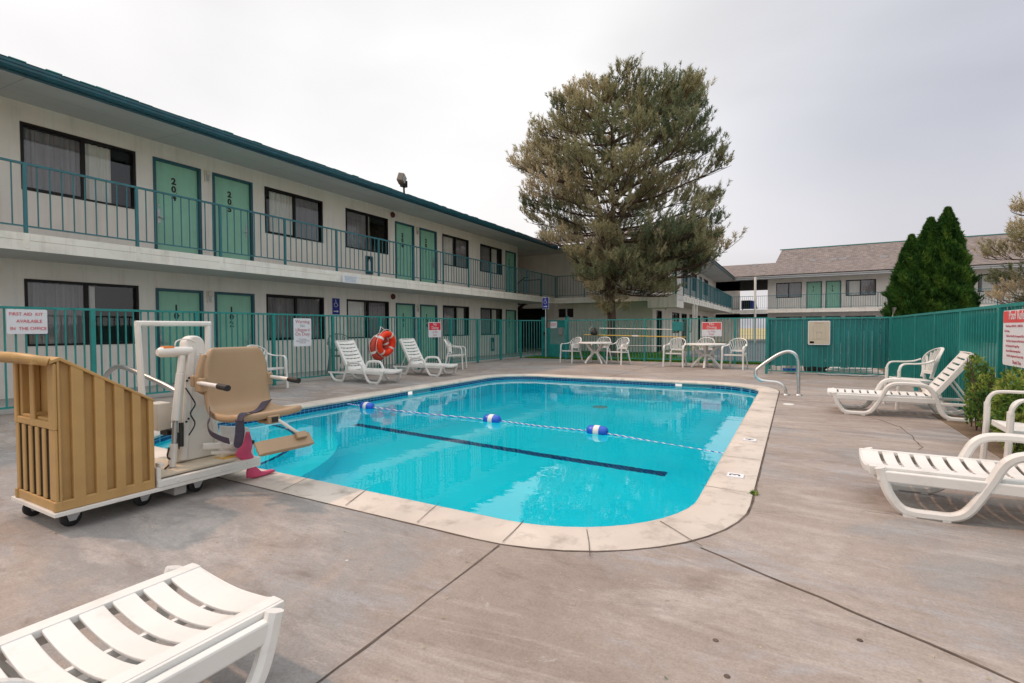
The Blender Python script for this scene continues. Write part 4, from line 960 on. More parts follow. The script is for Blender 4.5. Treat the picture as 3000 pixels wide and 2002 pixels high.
# ================================================================== POOL FITTINGS
def handrail(label, pts, r=.027):
    root = world_thing('pool_handrail', label, 'handrail', pts[0], None)
    b = MB(); b.tube(smooth_path(pts, 7), r, 12, up=(0, 1, .01)); b.build('rail', M['steel'], root, smooth=True)
    for p in (pts[0], pts[-1]):
        b = MB(); b.lathe([(.0, .02), (.045, .02), (.055, .0)], (p[0], p[1], .004), 16); b.build('escutcheon', M['steel'], root, smooth=True)
    return root
handrail('stainless grab rail at the far right corner of the pool', [(.06, 9.97, 0), (.055, 9.97, .3), (.05, 9.97, .58), (.0, 9.96, .71), (-.10, 9.96, .755), (-.24, 9.95, .71), (-.40, 9.95, .595), (-.55, 9.94, .47), (-.605, 9.93, .40), (-.60, 9.92, .31), (-.53, 9.92, .245), (-.42, 9.91, .225), (-.28, 9.91, .215), (-.19, 9.90, .17), (-.14, 9.90, .08), (-.13, 9.90, 0)])
hr = handrail('stainless entry rail at the pool steps behind the lift', [(-7.43, 2.9, 0), (-7.43, 2.9, .2), (-7.41, 2.9, .42), (-7.28, 2.9, .62), (-7.08, 2.9, .725), (-6.88, 2.9, .745), (-6.62, 2.9, .71), (-6.2, 2.9, .63), (-5.83, 2.9, .55), (-5.6, 2.9, .47), (-5.5, 2.9, .3), (-5.48, 2.9, -.3)])
# lane rope with floats
rope = world_thing('safety_rope', 'blue and white twisted rope with three floats across the pool', 'pool rope', (-3.6, 5.85, -.08))
ctl = smooth_path([(-6.53, 5.98, -.07), (-6.05, 5.93, -.075), (-4.9, 5.88, -.085), (-3.62, 5.87, -.08), (-2.85, 5.84, -.09), (-2.08, 5.80, -.085), (-1.3, 5.66, -.104), (-.60, 5.46, -.102)], 44)
for ph, mm in ((0, 'blue_float'), (math.pi, 'band')):
    b = MB(); b.tube([Vector(p) + Vector((0, .005 * math.cos(i * 1.15 + ph), .005 * math.sin(i * 1.15 + ph))) for i, p in enumerate(ctl)], .0055, 5); b.build('strand', M[mm], rope)
for (x, y, z) in ((-6.03, 5.93, -.075), (-3.62, 5.87, -.075), (-2.08, 5.80, -.075)):
    dv = (Vector((-2.08, 5.80, 0)) - Vector((-6.03, 5.93, 0))).normalized()
    FM = Matrix.Translation((x, y, z)) @ dv.to_track_quat('X', 'Z').to_matrix().to_4x4()
    b = MB(FM); b.lathe([(.012, -.13), (.045, -.125), (.066, -.10), (.07, -.05), (.07, -.036)], (0, 0, 0), 18, axis='x'); b.lathe([(.07, .036), (.07, .05), (.066, .10), (.045, .125), (.012, .13)], (0, 0, 0), 18, axis='x')
    f = b.build('float', M['blue_float'], rope, smooth=True)
    b = MB(FM); b.lathe([(.07, -.035), (.073, -.03), (.073, .03), (.07, .035)], (0, 0, 0), 18, axis='x'); sub(b, 'float_band', M['band'], f, smooth=True)

# life rings on the fence
def life_ring(label, c, rM, m, tilt):
    root = world_thing('life_ring', label, 'life ring', c, 'life rings hung on the left fence')
    X = Matrix.Translation(c) @ tilt
    b = MB(X); b.tube([(0, rM * math.cos(R(a)), rM * math.sin(R(a))) for a in range(0, 360, 10)], .088, 14, closed=True, up=(1, 0, 0)); b.build('ring', M[m], root, smooth=True)
    for a0 in (45, 135, 225, 315):
        b = MB(X); b.tube([(0, rM * math.cos(R(a0 + d)), rM * math.sin(R(a0 + d))) for d in (-6, -3, 0, 3, 6)], .092, 14, up=(1, 0, 0)); b.build('band', M['band'], root, smooth=True)
    b = MB(X); pts = []
    for a in range(45, 405, 9):
        k = abs(((a - 45) % 90) - 45) / 45; rr = rM + .092 + .035 * (1 - k); pts.append((.02, rr * math.cos(R(a)), rr * math.sin(R(a))))
    b.tube(pts, .007, 6, closed=True, up=(1, 0, 0)); b.build('grab_rope', M['band'], root)
    return root
life_ring('bright orange life ring with white bands hanging in front on the left fence', (-9.40, 9.93, .80), .255, 'orange', Matrix.Rotation(R(12), 4, 'X') @ Matrix.Rotation(R(6), 4, 'Y'))
life_ring('duller orange life ring half hidden behind the bright one on the left fence', (-9.51, 9.80, .70), .255, 'orange_dark', Matrix.Rotation(R(-20), 4, 'X') @ Matrix.Rotation(R(0), 4, 'Y'))
hk = world_thing('rope_hook', 'short white rope tied to the fence above the life rings', 'rope', (-9.5, 9.88, 1.2))
b = MB(); b.tube(smooth_path([(-9.52, 9.80, 1.06), (-9.50, 9.84, 1.18), (-9.54, 9.89, 1.24), (-9.49, 9.95, 1.18), (-9.46, 10.05, 1.08)], 6), .010, 6); b.build('loop', M['band'], hk)

# poles and boxes hung on the back fence
def pole_thing(label, a, b_, r, m, cat='pool pole', name='pool_pole', parts=()):
    root = world_thing(name, label, cat, a)
    q = MB(); q.tube([a, b_], r, 8); q.build('shaft', M[m], root, smooth=True)
    for (t0, t1, rr, mm, nm) in parts:
        A_, B_ = Vector(a), Vector(b_); q = MB(); q.tube([A_.lerp(B_, t0), A_.lerp(B_, t1)], rr, 8); q.build(nm, M[mm], root, smooth=True)
    return root
pole_thing('yellow telescopic pool pole laid along the back fence', (-6.85, 17.62, .94), (-3.2, 17.62, .865), .016, 'yellow', parts=((.0, .13, .014, 'band', 'tip'), (.5, .56, .027, 'band', 'clamp')))
pole_thing('thin white pole hung above the yellow one on the back fence', (-6.25, 17.63, 1.18), (-3.45, 17.63, 1.12), .013, 'band')
pole_thing('lower pale pole tied to the back fence behind the tables', (-5.6, 17.64, .56), (-4.0, 17.64, .56), .013, 'galv')
tb = world_thing('phone_box', 'small teal box mounted on the back fence', 'box', (-3.46, 17.6, 1.22))
b = MB(); b.bx(-3.63, -3.29, 17.52, 17.66, 1.07, 1.39); b.build('body', M['teal'], tb, bevel=.01); b = MB(); b.bx(-3.60, -3.32, 17.512, 17.519, 1.10, 1.36); b.build('lid', M['teal_board'], tb)
hm = world_thing('pool_brush_head', 'black net bag hooked on the back fence beside the pine trunk', 'net', (-6.45, 17.6, 1.0))
b = MB(); b.lathe([(0, .17), (.04, .16), (.08, .10), (.12, .02), (.13, -.06), (.10, -.10), (0, -.11)], (-6.42, 17.56, 1.03), 16); b.build('bag', M['black'], hm, smooth=True)
b = MB(); b.tube([(-6.6, 17.6, .8), (-6.62, 17.6, 1.15), (-6.5, 17.6, 1.24)], .01, 6); b.build('hoop', M['galv'], hm)

# ================================================================== FURNITURE
def make_chair(label, m='plastic', name='plastic_chair'):
    """monobloc armchair, front faces -Y, origin on the floor under the seat"""
    t = thing(name, label, 'chair')
    mt = M[m]
    # seat with waterfall front, dished
    b = MB(); n = 10; vs = []; fs = []
    for i in range(n + 1):
        u = -1 + 2 * i / n
        for j in range(n + 1):
            v = j / n; y = -.235 + .44 * v; wd = .235 - .035 * v
            z = .425 - .020 * (1 - u * u) * math.sin(math.pi * min(1, v * 1.1)) - .02 * v - (.03 * (1 - v * 10) if v < .1 else 0)
            vs.append((u * wd, y, z))
    for i in range(n):
        for j in range(n): fs.append((i * (n + 1) + j, (i + 1) * (n + 1) + j, (i + 1) * (n + 1) + j + 1, i * (n + 1) + j + 1))
    b.add(vs, fs); o = b.build('seat', mt, t, smooth=True); s = o.modifiers.new('t', 'SOLIDIFY'); s.thickness = .007; s.offset = -1
    b = MB(); b.rect([(-.235, -.225, .405), (.235, -.225, .405)], .012, .045); b.rect([(-.24, -.225, .405), (-.205, .20, .385)], .012, .04); b.rect([(.24, -.225, .405), (.205, .20, .385)], .012, .04); b.rect([(-.2, .20, .385), (.2, .20, .385)], .012, .04)
    b.build('seat_apron', mt, t)
    # fan back
    b = MB(); lean = lambda z: .185 + (z - .42) * .30
    rim = [(-.175, .44), (-.185, .52), (-.215, .60), (-.245, .68), (-.235, .755), (-.19, .815), (-.11, .855), (0, .868), (.11, .855), (.19, .815), (.235, .755), (.245, .68), (.215, .60), (.185, .52), (.175, .44)]
    cv = lambda x: -.07 * (abs(x) / .24) ** 2
    rp = smooth_path([(x, lean(z) + cv(x), z) for x, z in rim], 4)
    b.rect(rp, .016, .042, up=(0, 1, .3)); 
    for k in range(-4, 5):
        xb, xt = k * .031, k * .056; zt = .855 - .012 * k * k * .55
        P = [(xb + (xt - xb) * q, lean(.52 + (zt - .52) * q) + cv(xb + (xt - xb) * q), .52 + (zt - .52) * q) for q in (0, .33, .66, 1)]
        b.rect(P, .010, .033, up=(0, 1, .3))
    b.rect([(-.18, lean(.52) - .035, .515), (-.09, lean(.52) - .008, .515), (0, lean(.52), .512), (.09, lean(.52) - .008, .515), (.18, lean(.52) - .035, .515)], .014, .05, up=(0, 0, 1))
    b.build('backrest', mt, t)
    for sx in (-1, 1):
        b = MB(); P = smooth_path([(sx * .235, .16, .70), (sx * .26, .08, .665), (sx * .28, -.03, .652), (sx * .285, -.14, .650), (sx * .285, -.20, .640), (sx * .288, -.235, .60), (sx * .288, -.248, .54)], 4)
        b.rect(P, .054, .022, up=(0, 0, 1)); b.build('armrest', mt, t)
        b = MB(); b.rect([(sx * .288, -.247, .56), (sx * .284, -.25, .40), (sx * .292, -.272, .0)], .048, .036, up=(0, 1, 0)); b.build('leg', mt, t)
        b = MB(); b.rect([(sx * .205, .19, .46), (sx * .225, .235, .22), (sx * .25, .295, .0)], .048, .036, up=(0, 1, 0)); b.build('leg', mt, t)
    return t

def copy_thing(root, loc, rz, label):
    r = root.copy(); link(r); r.location = loc; r.rotation_euler = (0, 0, rz); r['label'] = label
    for ch in list(root.children):
        c = ch.copy(); link(c); c.parent = r
        for g in ch.children:
            d = g.copy(); link(d); d.parent = c
    return r
CH = 'white plastic garden chairs around the pool'
chair = make_chair('white fan back chair at the left end of the left table'); chair['group'] = CH
def face(dx, dy): return math.atan2(dx, -dy)     # rotation so that local -Y looks along (dx,dy)
chair.location = (-6.72, 16.15, 0); chair.rotation_euler = (0, 0, R(-24))
for (x, y, rz, lb) in (
    (-5.88, 16.85, R(-2), 'white fan back chair behind the left table'),
    (-5.02, 16.06, R(-20), 'white fan back chair between the two tables, right of the left table'),
    (-3.17, 15.80, R(-5), 'white fan back chair at the left side of the right table'),
    (-2.42, 16.45, R(-2), 'white fan back chair behind the right table under the no diving sign'),
    (-1.47, 15.55, R(-13), 'white fan back chair right of the right table, near the teal enclosure'),
    (-9.13, 6.28, face(1, .22), 'white chair by the left fence behind the lift seat'),
    (-8.75, 12.15, face(.9, .40), 'white chair by the left fence beyond the second lounger'),
    (1.50, 9.22, face(-1, -.12), 'white chair by the right fence beyond the upright lounger'),
    (1.60, 5.14, face(-1, .03), 'white chair at the right edge, close behind the near right lounger')):
    copy_thing(chair, (x, y, 0), rz, lb)
gc = make_chair('grey chair on the walkway behind the left fence and the first lounger', 'plastic_grey', 'plastic_chair'); gc.location = (-10.45, 9.35, 0); gc.rotation_euler = (0, 0, face(1, -.6)); gc.scale = (1.1, 1.1, 1.22)

def make_table(label):
    t = thing('round_table', label, 'table'); mt = M['plastic']
    b = MB(); b.lathe([(0, .715), (.50, .715), (.545, .71), (.56, .695), (.56, .672), (.548, .672), (.53, .695), (0, .70)], (0, 0, 0), 40); b.build('table_top', mt, t, smooth=True)
    for k in range(4):
        a = R(45 + 90 * k + 8); u = (math.cos(a), math.sin(a)); v = (-u[1], u[0])
        P = smooth_path([(u[0] * .37, u[1] * .37, .70), (u[0] * .27, u[1] * .27, .56), (u[0] * .12, u[1] * .12, .40), (u[0] * .13, u[1] * .13, .31), (u[0] * .28, u[1] * .28, .16), (u[0] * .40, u[1] * .40, .0)], 5)
        b = MB(); b.rect(P, .062, .062, up=v + (0,)); b.build('leg', mt, t)
    b = MB(); b.lathe([(0, .33), (.12, .34), (.13, .36), (.12, .40), (0, .41)], (0, 0, 0), 16); b.build('hub', mt, t, smooth=True)
    return t
tbl = make_table('white round plastic table on the left, nearest the gate'); tbl['group'] = 'white tables on the back deck'; tbl.location = (-5.86, 16.12, 0)
copy_thing(tbl, (-2.30, 15.80, 0), R(38), 'white round plastic table on the right, in front of the no diving sign')

def make_lounger(label, back, blen=.70, lift=0.0):
    """foot end at x=0, head towards +x; centre line y=0"""
    t = thing('sun_lounger', label, 'sun lounger', group='white slatted sun loungers'); mt = M['plastic']
    W = .262
    dish = lambda u: -.030 * (1 - u * u)
    def slats(nm, x0, x1, X, ntar, foot=False):
        b = MB(X); n = ntar; first = .115 if foot else 0.0; pitch = (x1 - x0 - first) / (n - (1 if foot else 0)); gp = .021
        nu = 10
        for k in range(n):
            sx0 = x0 + (k * pitch if not foot else (0 if k == 0 else first + (k - 1) * pitch)); sx1 = x0 + ((k + 1) * pitch if not foot else first + k * pitch)
            xa = sx0 + (gp / 2 if k else 0); xb = sx1 - (gp / 2 if k < n - 1 else 0)
            vs = []
            for i in range(nu + 1):
                u = -1 + 2 * i / nu; y = u * (W - .044); z = dish(u)
                ea = 0.0
                vs += [(xa, y, z + ea - .012), (xa, y, z + ea - .0015), (xa + .004, y, z + ea), (xb - .004, y, z), (xb, y, z - .0015), (xb, y, z - .012)]
            fs = []
            for i in range(nu):
                for q in range(5): fs.append((i * 6 + q, (i + 1) * 6 + q, (i + 1) * 6 + q + 1, i * 6 + q + 1))
                fs.append((i * 6 + 5, (i + 1) * 6 + 5, (i + 1) * 6, i * 6))
            b.add(vs, fs)
        for s in (-1, 1):  # flat side borders
            y0, y1 = s * (W - .046), s * W
            b.bx(x0, x1, y0, y1, -.022, .003); b.bx(x0, x1, s * W, s * (W + .012), -.055, .001)
        return b.build(nm, mt, t, smooth=False, bevel=.0025)
    seat = slats('seat', .0, 1.09, Matrix.Translation((0, 0, .283)), 12, True)
    # centre rib under the slats
    b = MB(); b.bx(.03, 1.06, -.008, .008, .215, .243); b.bx(.03, .05, -W, W, .215, .24); b.build('rib', mt, t)
    b = MB(); b.rect(smooth_path([(.001, -W, .263), (-.004, -.15, .243), (-.006, 0, .232), (-.004, .15, .243), (.001, W, .263)], 4), .040, .014, up=(1, 0, 0)); b.build('end_lip', mt, t)
    XB = Matrix.Translation((1.085, 0, .285)) @ Matrix.Rotation(-R(back), 4, 'Y')
    bk = slats('backrest', 0, blen, XB, 8)
    b = MB(XB); b.rect([(blen, -W, -.01), (blen + .012, -.12, -.03), (blen + .014, 0, -.034), (blen + .012, .12, -.03), (blen, W, -.01)], .045, .014, up=(1, 0, 0)); b.build('head_lip', mt, t)
    # prop struts
    pm_ = XB @ Vector((blen * .48, 0, -.02))
    for s in (-1, 1):
        b = MB(); b.rect([(pm_.x, s * .19, pm_.z), (1.50, s * .20, .20)], .022, .03, up=(0, 1, 0)); b.build('prop', mt, t)
    b = MB(); b.rect([(1.50, -.26, .20), (1.50, .26, .20)], .025, .025); b.build('cross_bar', mt, t)
    for s in (-1, 1):
        y = s * (W + .035); 
        # front loop leg running up into the armrest and down again into the rear loop
        P = smooth_path([(.052, y, .283), (.060, y, .255), (.075, y, .20), (.105, y, .12), (.155, y, .05), (.21, y, .025), (.32, y, .024), (.41, y, .03), (.475, y, .07), (.53, y, .16), (.585, y, .27), (.635, y, .375), (.70, y, .425),
                         (.80, y, .437), (.95, y, .432), (1.04, y, .415), (1.09, y, .36), (1.13, y, .27), (1.165, y, .16), (1.205, y, .075), (1.26, y, .03), (1.34, y, .022), (1.43, y, .026), (1.52, y, .06), (1.58, y, .13), (1.62, y, .20)], 4)
        b = MB(); b.rect(P, .052, .026, up=(0, 1, 0)); b.M = None
        # the section is wide in the side view: swap
        o = MB(); o.rect(P, .055, .048, up=(0, 1, 0), b=.3); lg = o.build('side_frame', mt, t, bevel=0)
        o = MB(); o.bx(.04, 1.14, y - .020, y + .014, .200, .268); o.build('side_rail', mt, t, bevel=.008)
        o = MB(); o.bx(1.12, 1.70, y - .014, y + .014, .185, .222); o.build('rear_rail', mt, t, bevel=.006)
        for (xa, xb) in ((.17, .235), (.36, .40), (1.24, 1.30), (1.40, 1.45)):
            o = MB(); o.bx(xa, xb, y - .022, y + .022, 0, .02); o.build('foot', mt, t)
    return t
l1 = make_lounger('white lounger with raised back by the left fence, nearer of the two', 59, .74); l1.location = (-7.58, 8.24, 0); l1.rotation_euler = (0, 0, R(180))
copy_thing(l1, (-7.48, 10.20, 0), R(178), 'white lounger with raised back by the left fence, beyond the life rings')
l3 = make_lounger('white lounger with steep back at the right fence in front of the shrub', 55, .68); l3.location = (.42, 8.42, 0); l3.rotation_euler = (0, 0, R(-1))
l4 = make_lounger('white slatted lounger cut off by the right edge of the photo', 8, .70); l4.location = (.42, 4.19, 0); l4.rotation_euler = (0, 0, R(0))
copy_thing(l4, (-1.725, 1.055, 0), R(-90.5), 'white slatted lounger foot end in the near left corner')

# ================================================================== POOL LIFT
LF = world_thing('pool_lift', 'portable pool lift with ribbed tan ballast box and tan seat on a white mast', 'pool lift', (-3.97, 1.9, 0))
def poly_rib(Y0, Y1, X0, X1, z0):
    top = lambda y: 1.015 - max(0, (y - 1.235)) / .485 * .305
    b = [(Y0, z0), (Y1, z0), (Y1, top(Y1)), (Y0, top(Y0))]
    return b
top = lambda y: 1.015 - max(0, (y - 1.235)) / .485 * .305
b = MB()  # hollow housing: core set back behind the ribs
b.prism([(1.32, .135), (1.715, .135), (1.715, top(1.715) - .006), (1.32, top(1.32) - .006)], 'x', -4.225, -3.702)
for (xa, xb) in ((-4.225, -4.19), (-3.737, -3.702)): b.prism([(1.2265, .135), (1.319, .135), (1.319, top(1.319) - .006), (1.24, top(1.24) - .006), (1.2265, top(1.2265) - .006)], 'x', xa, xb)
b.bx(-4.189, -3.738, 1.2265, 1.319, .62, .66); b.bx(-4.189, -3.738, 1.2265, 1.319, .975, .99); b.bx(-4.189, -3.738, 1.2265, 1.319, .135, .16)
hs = b.build('ballast_box', M['tan'], LF, bevel=.006)
ribs = [(1.2262, 1.240), (1.290, 1.352), (1.402, 1.458), (1.503, 1.558), (1.598, 1.648), (1.690, 1.720)]
for side in (0, 1):
    b = MB()
    for (a, c) in ribs:
        X0, X1 = (-3.702, -3.668) if side == 0 else (-4.258, -4.224)
        b.prism([(a, .13), (c, .13), (c, top(c)), (a, top(a))], 'x', X0, X1)
    X0, X1 = (-3.7015, -3.669) if side == 0 else (-4.257, -4.2245)
    b.bx(X0, X1, 1.2, 1.72, .1305, .19)
    sub(b, 'ribs', M['tan'], hs, bevel=.007)
b = MB(); b.prism([(1.19, 1.0), (1.24, 1.022), (1.725, .717), (1.725, .70), (1.24, 1.0), (1.19, .98)], 'x', -4.262, -3.664); sub(b, 'lid_edge', M['tan'], hs, bevel=.004)
# front grille: frame, two tall pockets, five slots
b = MB()
for (x0, x1) in ((-4.258, -4.215), (-4.012, -3.958), (-3.755, -3.6705)): b.bx(x0, x1, 1.208, 1.2260, .60, .985)
b.bx(-4.214, -3.756, 1.209, 1.2255, .602, .645); b.bx(-4.256, -3.6715, 1.209, 1.2255, .13, .185)
for k in range(6):
    x = -4.256 + k * .0985; b.bx(x, x + (.044 if k < 5 else .0925), 1.212, 1.2255, .186, .601)
sub(b, 'grille', M['tan'], hs, bevel=.007)
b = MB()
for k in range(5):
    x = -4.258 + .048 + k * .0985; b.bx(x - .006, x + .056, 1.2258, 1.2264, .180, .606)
sub(b, 'slot_shade_panel', M['shade_dark'], hs)  # near-black panel right behind the bars paints the shade of the slots
b = MB(); P = smooth_path([(-4.30, 1.165, 1.0), (-4.29, 1.13, 1.015), (-4.22, 1.11, 1.022), (-4.0, 1.105, 1.025), (-3.80, 1.11, 1.022), (-3.70, 1.145, 1.01), (-3.67, 1.19, .995)], 5); b.tube(P, .027, 10)
b.prism([(-4.26, .985), (-3.67, .985), (-3.67, 1.01), (-4.26, 1.01)], 'y', 1.12, 1.2); sub(b, 'push_handle', M['tan'], hs, smooth=True)
# chassis
b = MB(); b.bx(-4.30, -3.655, 1.195, 2.46, .105, .1295); b.bx(-3.695, -3.652, 1.73, 2.46, .130, .175); b.bx(-4.30, -4.26, 1.73, 2.46, .130, .175); b.bx(-4.26, -3.695, 2.43, 2.46, .130, .175)
for y in (1.5, 1.85, 2.15, 2.35): b.lathe([(0, .0), (.008, .0), (.008, .006), (0, .007)], (-3.653, y, .15 if y > 1.73 else .118), 8, axis='x')
b.build('chassis', M['white_metal'], LF, bevel=.004)
b = MB(); b.bx(-4.25, -3.71, 1.75, 2.40, .176, .196); b.build('deck_board', M['board'], LF, bevel=.004)
b = MB(); b.bx(-3.72, -3.66, 1.728, 1.75, .176, .26); b.bx(-3.72, -3.66, 1.745, 1.77, .262, .285); b.build('corner_stop', M['white_metal'], LF)
for (x, y, r_) in ((-3.78, 1.31, .052), (-4.20, 1.27, .052), (-3.78, 2.03, .05), (-4.2, 2.1, .05), (-3.80, 1.70, .05)):
    b = MB(); b.lathe([(0, -.016), (r_ * .8, -.016), (r_, -.010), (r_, .010), (r_ * .8, .016), (0, .016)], (x, y, r_ + .001), 20, axis='x'); c = b.build('caster', M['black'], LF, smooth=True)
    b = MB(); b.lathe([(0, -.019), (.018, -.019), (.018, .019), (0, .019)], (x, y, r_ + .001), 12, axis='x'); sub(b, 'hub', M['galv'], c)
    for q0, q1 in ((-.030, -.024), (.024, .030)):
        b = MB(); b.prism([(y - .035, .105), (y + .055, .105), (y + .016, r_ - .014), (y - .016, r_ - .014)], 'x', x + q0, x + q1); sub(b, 'fork', M['galv'], c)
# ballast blocks underneath
b = MB(); b.bx(-4.1, -3.72, 1.86, 1.94, .03, .104); b.build('ballast_weight', M['walk'], LF, bevel=.006)
# mast cover: tapering white fin with round head
b = MB(); pts = [(1.985, .20), (2.315, .20), (2.31, .33), (2.245, .72), (2.205, 1.06)] + [(2.135 + .07 * math.cos(R(a)), 1.06 + .07 * math.sin(R(a))) for a in range(15, 180, 15)] + [(2.065, 1.04), (2.03, .60)]
b.prism(pts, 'x', -4.03, -3.93); b.build('mast', M['white_metal'], LF, smooth=True, bevel=.012)
b = MB(); b.rect([(-3.915, 2.02, .22), (-3.915, 2.095, 1.03)], .035, .05); b.rect([(-3.915, 2.275, .24), (-3.92, 2.17, 1.0)], .03, .02); b.build('mast_channel', M['white_metal'], LF)
for (yy, zz_) in ((2.035, .50), (2.05, .52), (2.045, .80), (2.06, .82), (2.29, .30)):
    b = MB(); b.lathe([(0, .005), (.008, .005), (.008, 0)], (-3.8895, yy, zz_), 8, axis='x'); b.build('bolt', M['ink'], LF)
b = MB(); b.bx(-3.9295, -3.9275, 2.12, 2.19, .80, .90); b.build('warning_label', M['signwhite'], LF)
# actuator
b = MB(); b.rect([(-3.875, 1.955, .52), (-3.905, 2.01, .86)], .052, .052); b.tube([(-3.905, 2.01, .86), (-3.92, 2.03, .985)], .024, 12); ac = b.build('actuator', M['white_metal'], LF, bevel=.004)
b = MB(); b.tube([(-3.87, 1.95, .52), (-3.862, 1.93, .30)], .017, 12); sub(b, 'piston', M['galv'], ac, smooth=True)
b = MB(); b.tube([(-3.86, 1.932, .36), (-3.858, 1.915, .20)], .026, 10); sub(b, 'clevis', M['white_metal'], ac)
b = MB(); b.rect([(-3.865, 1.985, .33), (-3.88, 1.995, .50)], .03, .03); sub(b, 'dark_cover', M['ink'], ac)
b = MB(); b.lathe([(0, -.13), (.024, -.128), (.036, -.11), (.038, -.03), (.034, .10), (0, .10)], (-3.93, 2.0, 1.015), 18, axis='y'); mo = b.build('motor', M['white_metal'], LF, smooth=True)
b = MB(); b.rect([(-3.93 + .034 * math.cos(R(a)), 1.94, 1.018 + .034 * math.sin(R(a))) for a in range(20, 165, 12)], .065, .012, up=(0, 1, 0)) if False else b.bx(-3.955, -3.905, 1.905, 1.972, 1.040, 1.058); sub(b, 'orange_cap', M['orange_knob'], mo, smooth=True)
b = MB(); b.tube(smooth_path([(-3.93, 1.99, 1.06), (-3.93, 2.0, 1.09), (-3.93, 2.04, 1.105), (-3.93, 2.10, 1.10), (-3.93, 2.13, 1.08)], 5), .005, 6); b.build('cable', M['white_metal'], LF)
b = MB(); b.tube(smooth_path([(-3.88, 2.03, .75), (-3.86, 2.06, .68), (-3.87, 2.09, .62), (-3.86, 2.05, .56), (-3.86, 2.08, .48), (-3.87, 2.04, .40)], 5), .005, 6); b.tube(smooth_path([(-3.86, 1.90, .34), (-3.84, 1.88, .28), (-3.86, 1.92, .24), (-3.84, 1.86, .20)], 5), .006, 6); b.build('control_cable', M['ink'], LF)
b = MB(); b.bx(-4.16, -4.02, 1.905, 2.00, .44, .64); b.build('battery_box', M['lamp_glass'], LF, bevel=.008)
b = MB(); b.bx(-4.1, -4.0, 1.96, 2.05, .40, .435); b.bx(-4.0, -3.93, 2.0, 2.04, .30, .42); b.build('battery_bracket', M['ink'], LF)
b = MB(); b.bx(-4.02, -3.925, 2.14, 2.34, .93, .99); b.build('control_box', M['signwhite'], LF, bevel=.008)
# lifting arm and rear plate
b = MB(); b.rect([(-3.86, 2.13, .30), (-3.80, 2.33, .275)], .035, .05); b.rect([(-3.84, 2.18, .245), (-3.76, 2.42, .205)], .03, .03); b.lathe([(0, 0), (.028, 0), (.028, .03), (0, .03)], (-3.80, 2.32, .275), 14, axis='x'); b.build('lift_arm', M['white_metal'], LF, bevel=.004)
b = MB(); b.prism([(2.235, .16), (2.475, .16), (2.475, .37), (2.455, .395), (2.235, .445)], 'x', -3.82, -3.805); b.build('rear_plate', M['white_metal'], LF, bevel=.004)
b = MB(); b.bx(-3.77, -3.72, 2.395, 2.445, .177, .27); b.build('corner_post', M['white_metal'], LF, bevel=.004); b = MB(); b.bx(-3.775, -3.715, 2.39, 2.45, .271, .30); b.build('post_clamp', M['ink'], LF)
b = MB(); b.prism([(2.22, .176), (2.34, .176), (2.34, .20), (2.22, .20)], 'x', -3.86, -3.74); b.build('wear_pad', M['yellow'], LF)
# white bent-tube frame behind the mast
b = MB(); b.rect([(-4.36, 1.985, .13), (-4.38, 1.955, 1.215), ], .042, .042); b.rect([(-4.38, 1.94, 1.225), (-4.38, 2.50, 1.225)], .042, .042); b.rect([(-4.38, 2.485, 1.21), (-4.36, 2.45, .13)], .042, .042); b.build('canopy_frame', M['white_metal'], LF)
# seat shell: one bent sheet, back plus pan
Y0s, Y1s = 2.03, 2.515
b = MB(); prof = [(-3.66, 1.045, .0), (-3.655, .95, .0), (-3.64, .80, .0), (-3.62, .66, .0), (-3.585, .60, .0), (-3.53, .578, .0), (-3.42, .575, .0), (-3.30, .585, .0), (-3.22, .600, .0), (-3.19, .600, .0)]
nn = len(prof); nv = 12; vs = []
for i, (x, z, _) in enumerate(prof):
    for j in range(nv + 1):
        v = -1 + 2 * j / nv
        hw = (Y1s - Y0s) / 2
        if i == 0: hw *= .74
        if i == 1: hw *= .99
        if i >= 6: hw *= 1.05
        if i == nn - 1: hw *= 1.0
        wrap = .022 * abs(v) ** 3
        zz = z + (.004 * (1 - v * v) if i == 0 else 0)
        px, pz = (x + wrap, zz) if i < 4 else (x + wrap * .3, zz + wrap * .8)
        vs.append((px, (Y0s + Y1s) / 2 + hw * (math.copysign(abs(v) ** (.9 if i else .8), v)) + (x + 3.6) * -.10, pz))
fs = [(i * (nv + 1) + j, i * (nv + 1) + j + 1, (i + 1) * (nv + 1) + j + 1, (i + 1) * (nv + 1) + j) for i in range(nn - 1) for j in range(nv)]
b.add(vs, fs); se = b.build('seat', M['tan_seat'], LF, smooth=True)
md = se.modifiers.new('s', 'SOLIDIFY'); md.thickness = .05; md.offset = 1
md = se.modifiers.new('ss', 'SUBSURF'); md.levels = 2; md.render_levels = 2
# moulded side wing on the back (thick left edge) and armrest bosses
for (yy, s) in ((2.015, -1), (2.53, 1)):
    b = MB(); b.bx(-3.70, -3.615, yy - .022, yy + .022, .735, .835); b.bx(-3.74, -3.70, yy - .03, yy + .012, .77, .85); sub(b, 'armrest_boss', M['tan_seat'], se, bevel=.008)
    b = MB(); b.tube([(-3.66, yy + s * .012, .80), (-3.355, yy + s * .012 - .035, .795)], .0145, 10); ar = b.build('armrest', M['white_metal'], LF, smooth=True)
    b = MB(); b.tube([(-3.36, yy + s * .012 - .034, .795), (-3.235, yy + s * .012 - .049, .79)], .021, 12); sub(b, 'grip', M['black'], ar, smooth=True)
b = MB(); b.prism([(1.995, .74), (2.06, .70), (2.06, 1.0), (2.035, 1.0), (1.99, .84)], 'x', -3.70, -3.655); sub(b, 'back_wing', M['tan_seat'], se, bevel=.01)
b = MB(); b.rect([(-3.68, 2.27, .60), (-3.90, 2.20, .60)], .05, .05); b.rect([(-3.70, 2.27, .58), (-3.70, 2.27, .95)], .05, .03); b.bx(-3.66, -3.19, 2.20, 2.27, .535, .562); b.build('seat_bracket', M['white_metal'], LF, bevel=.004)
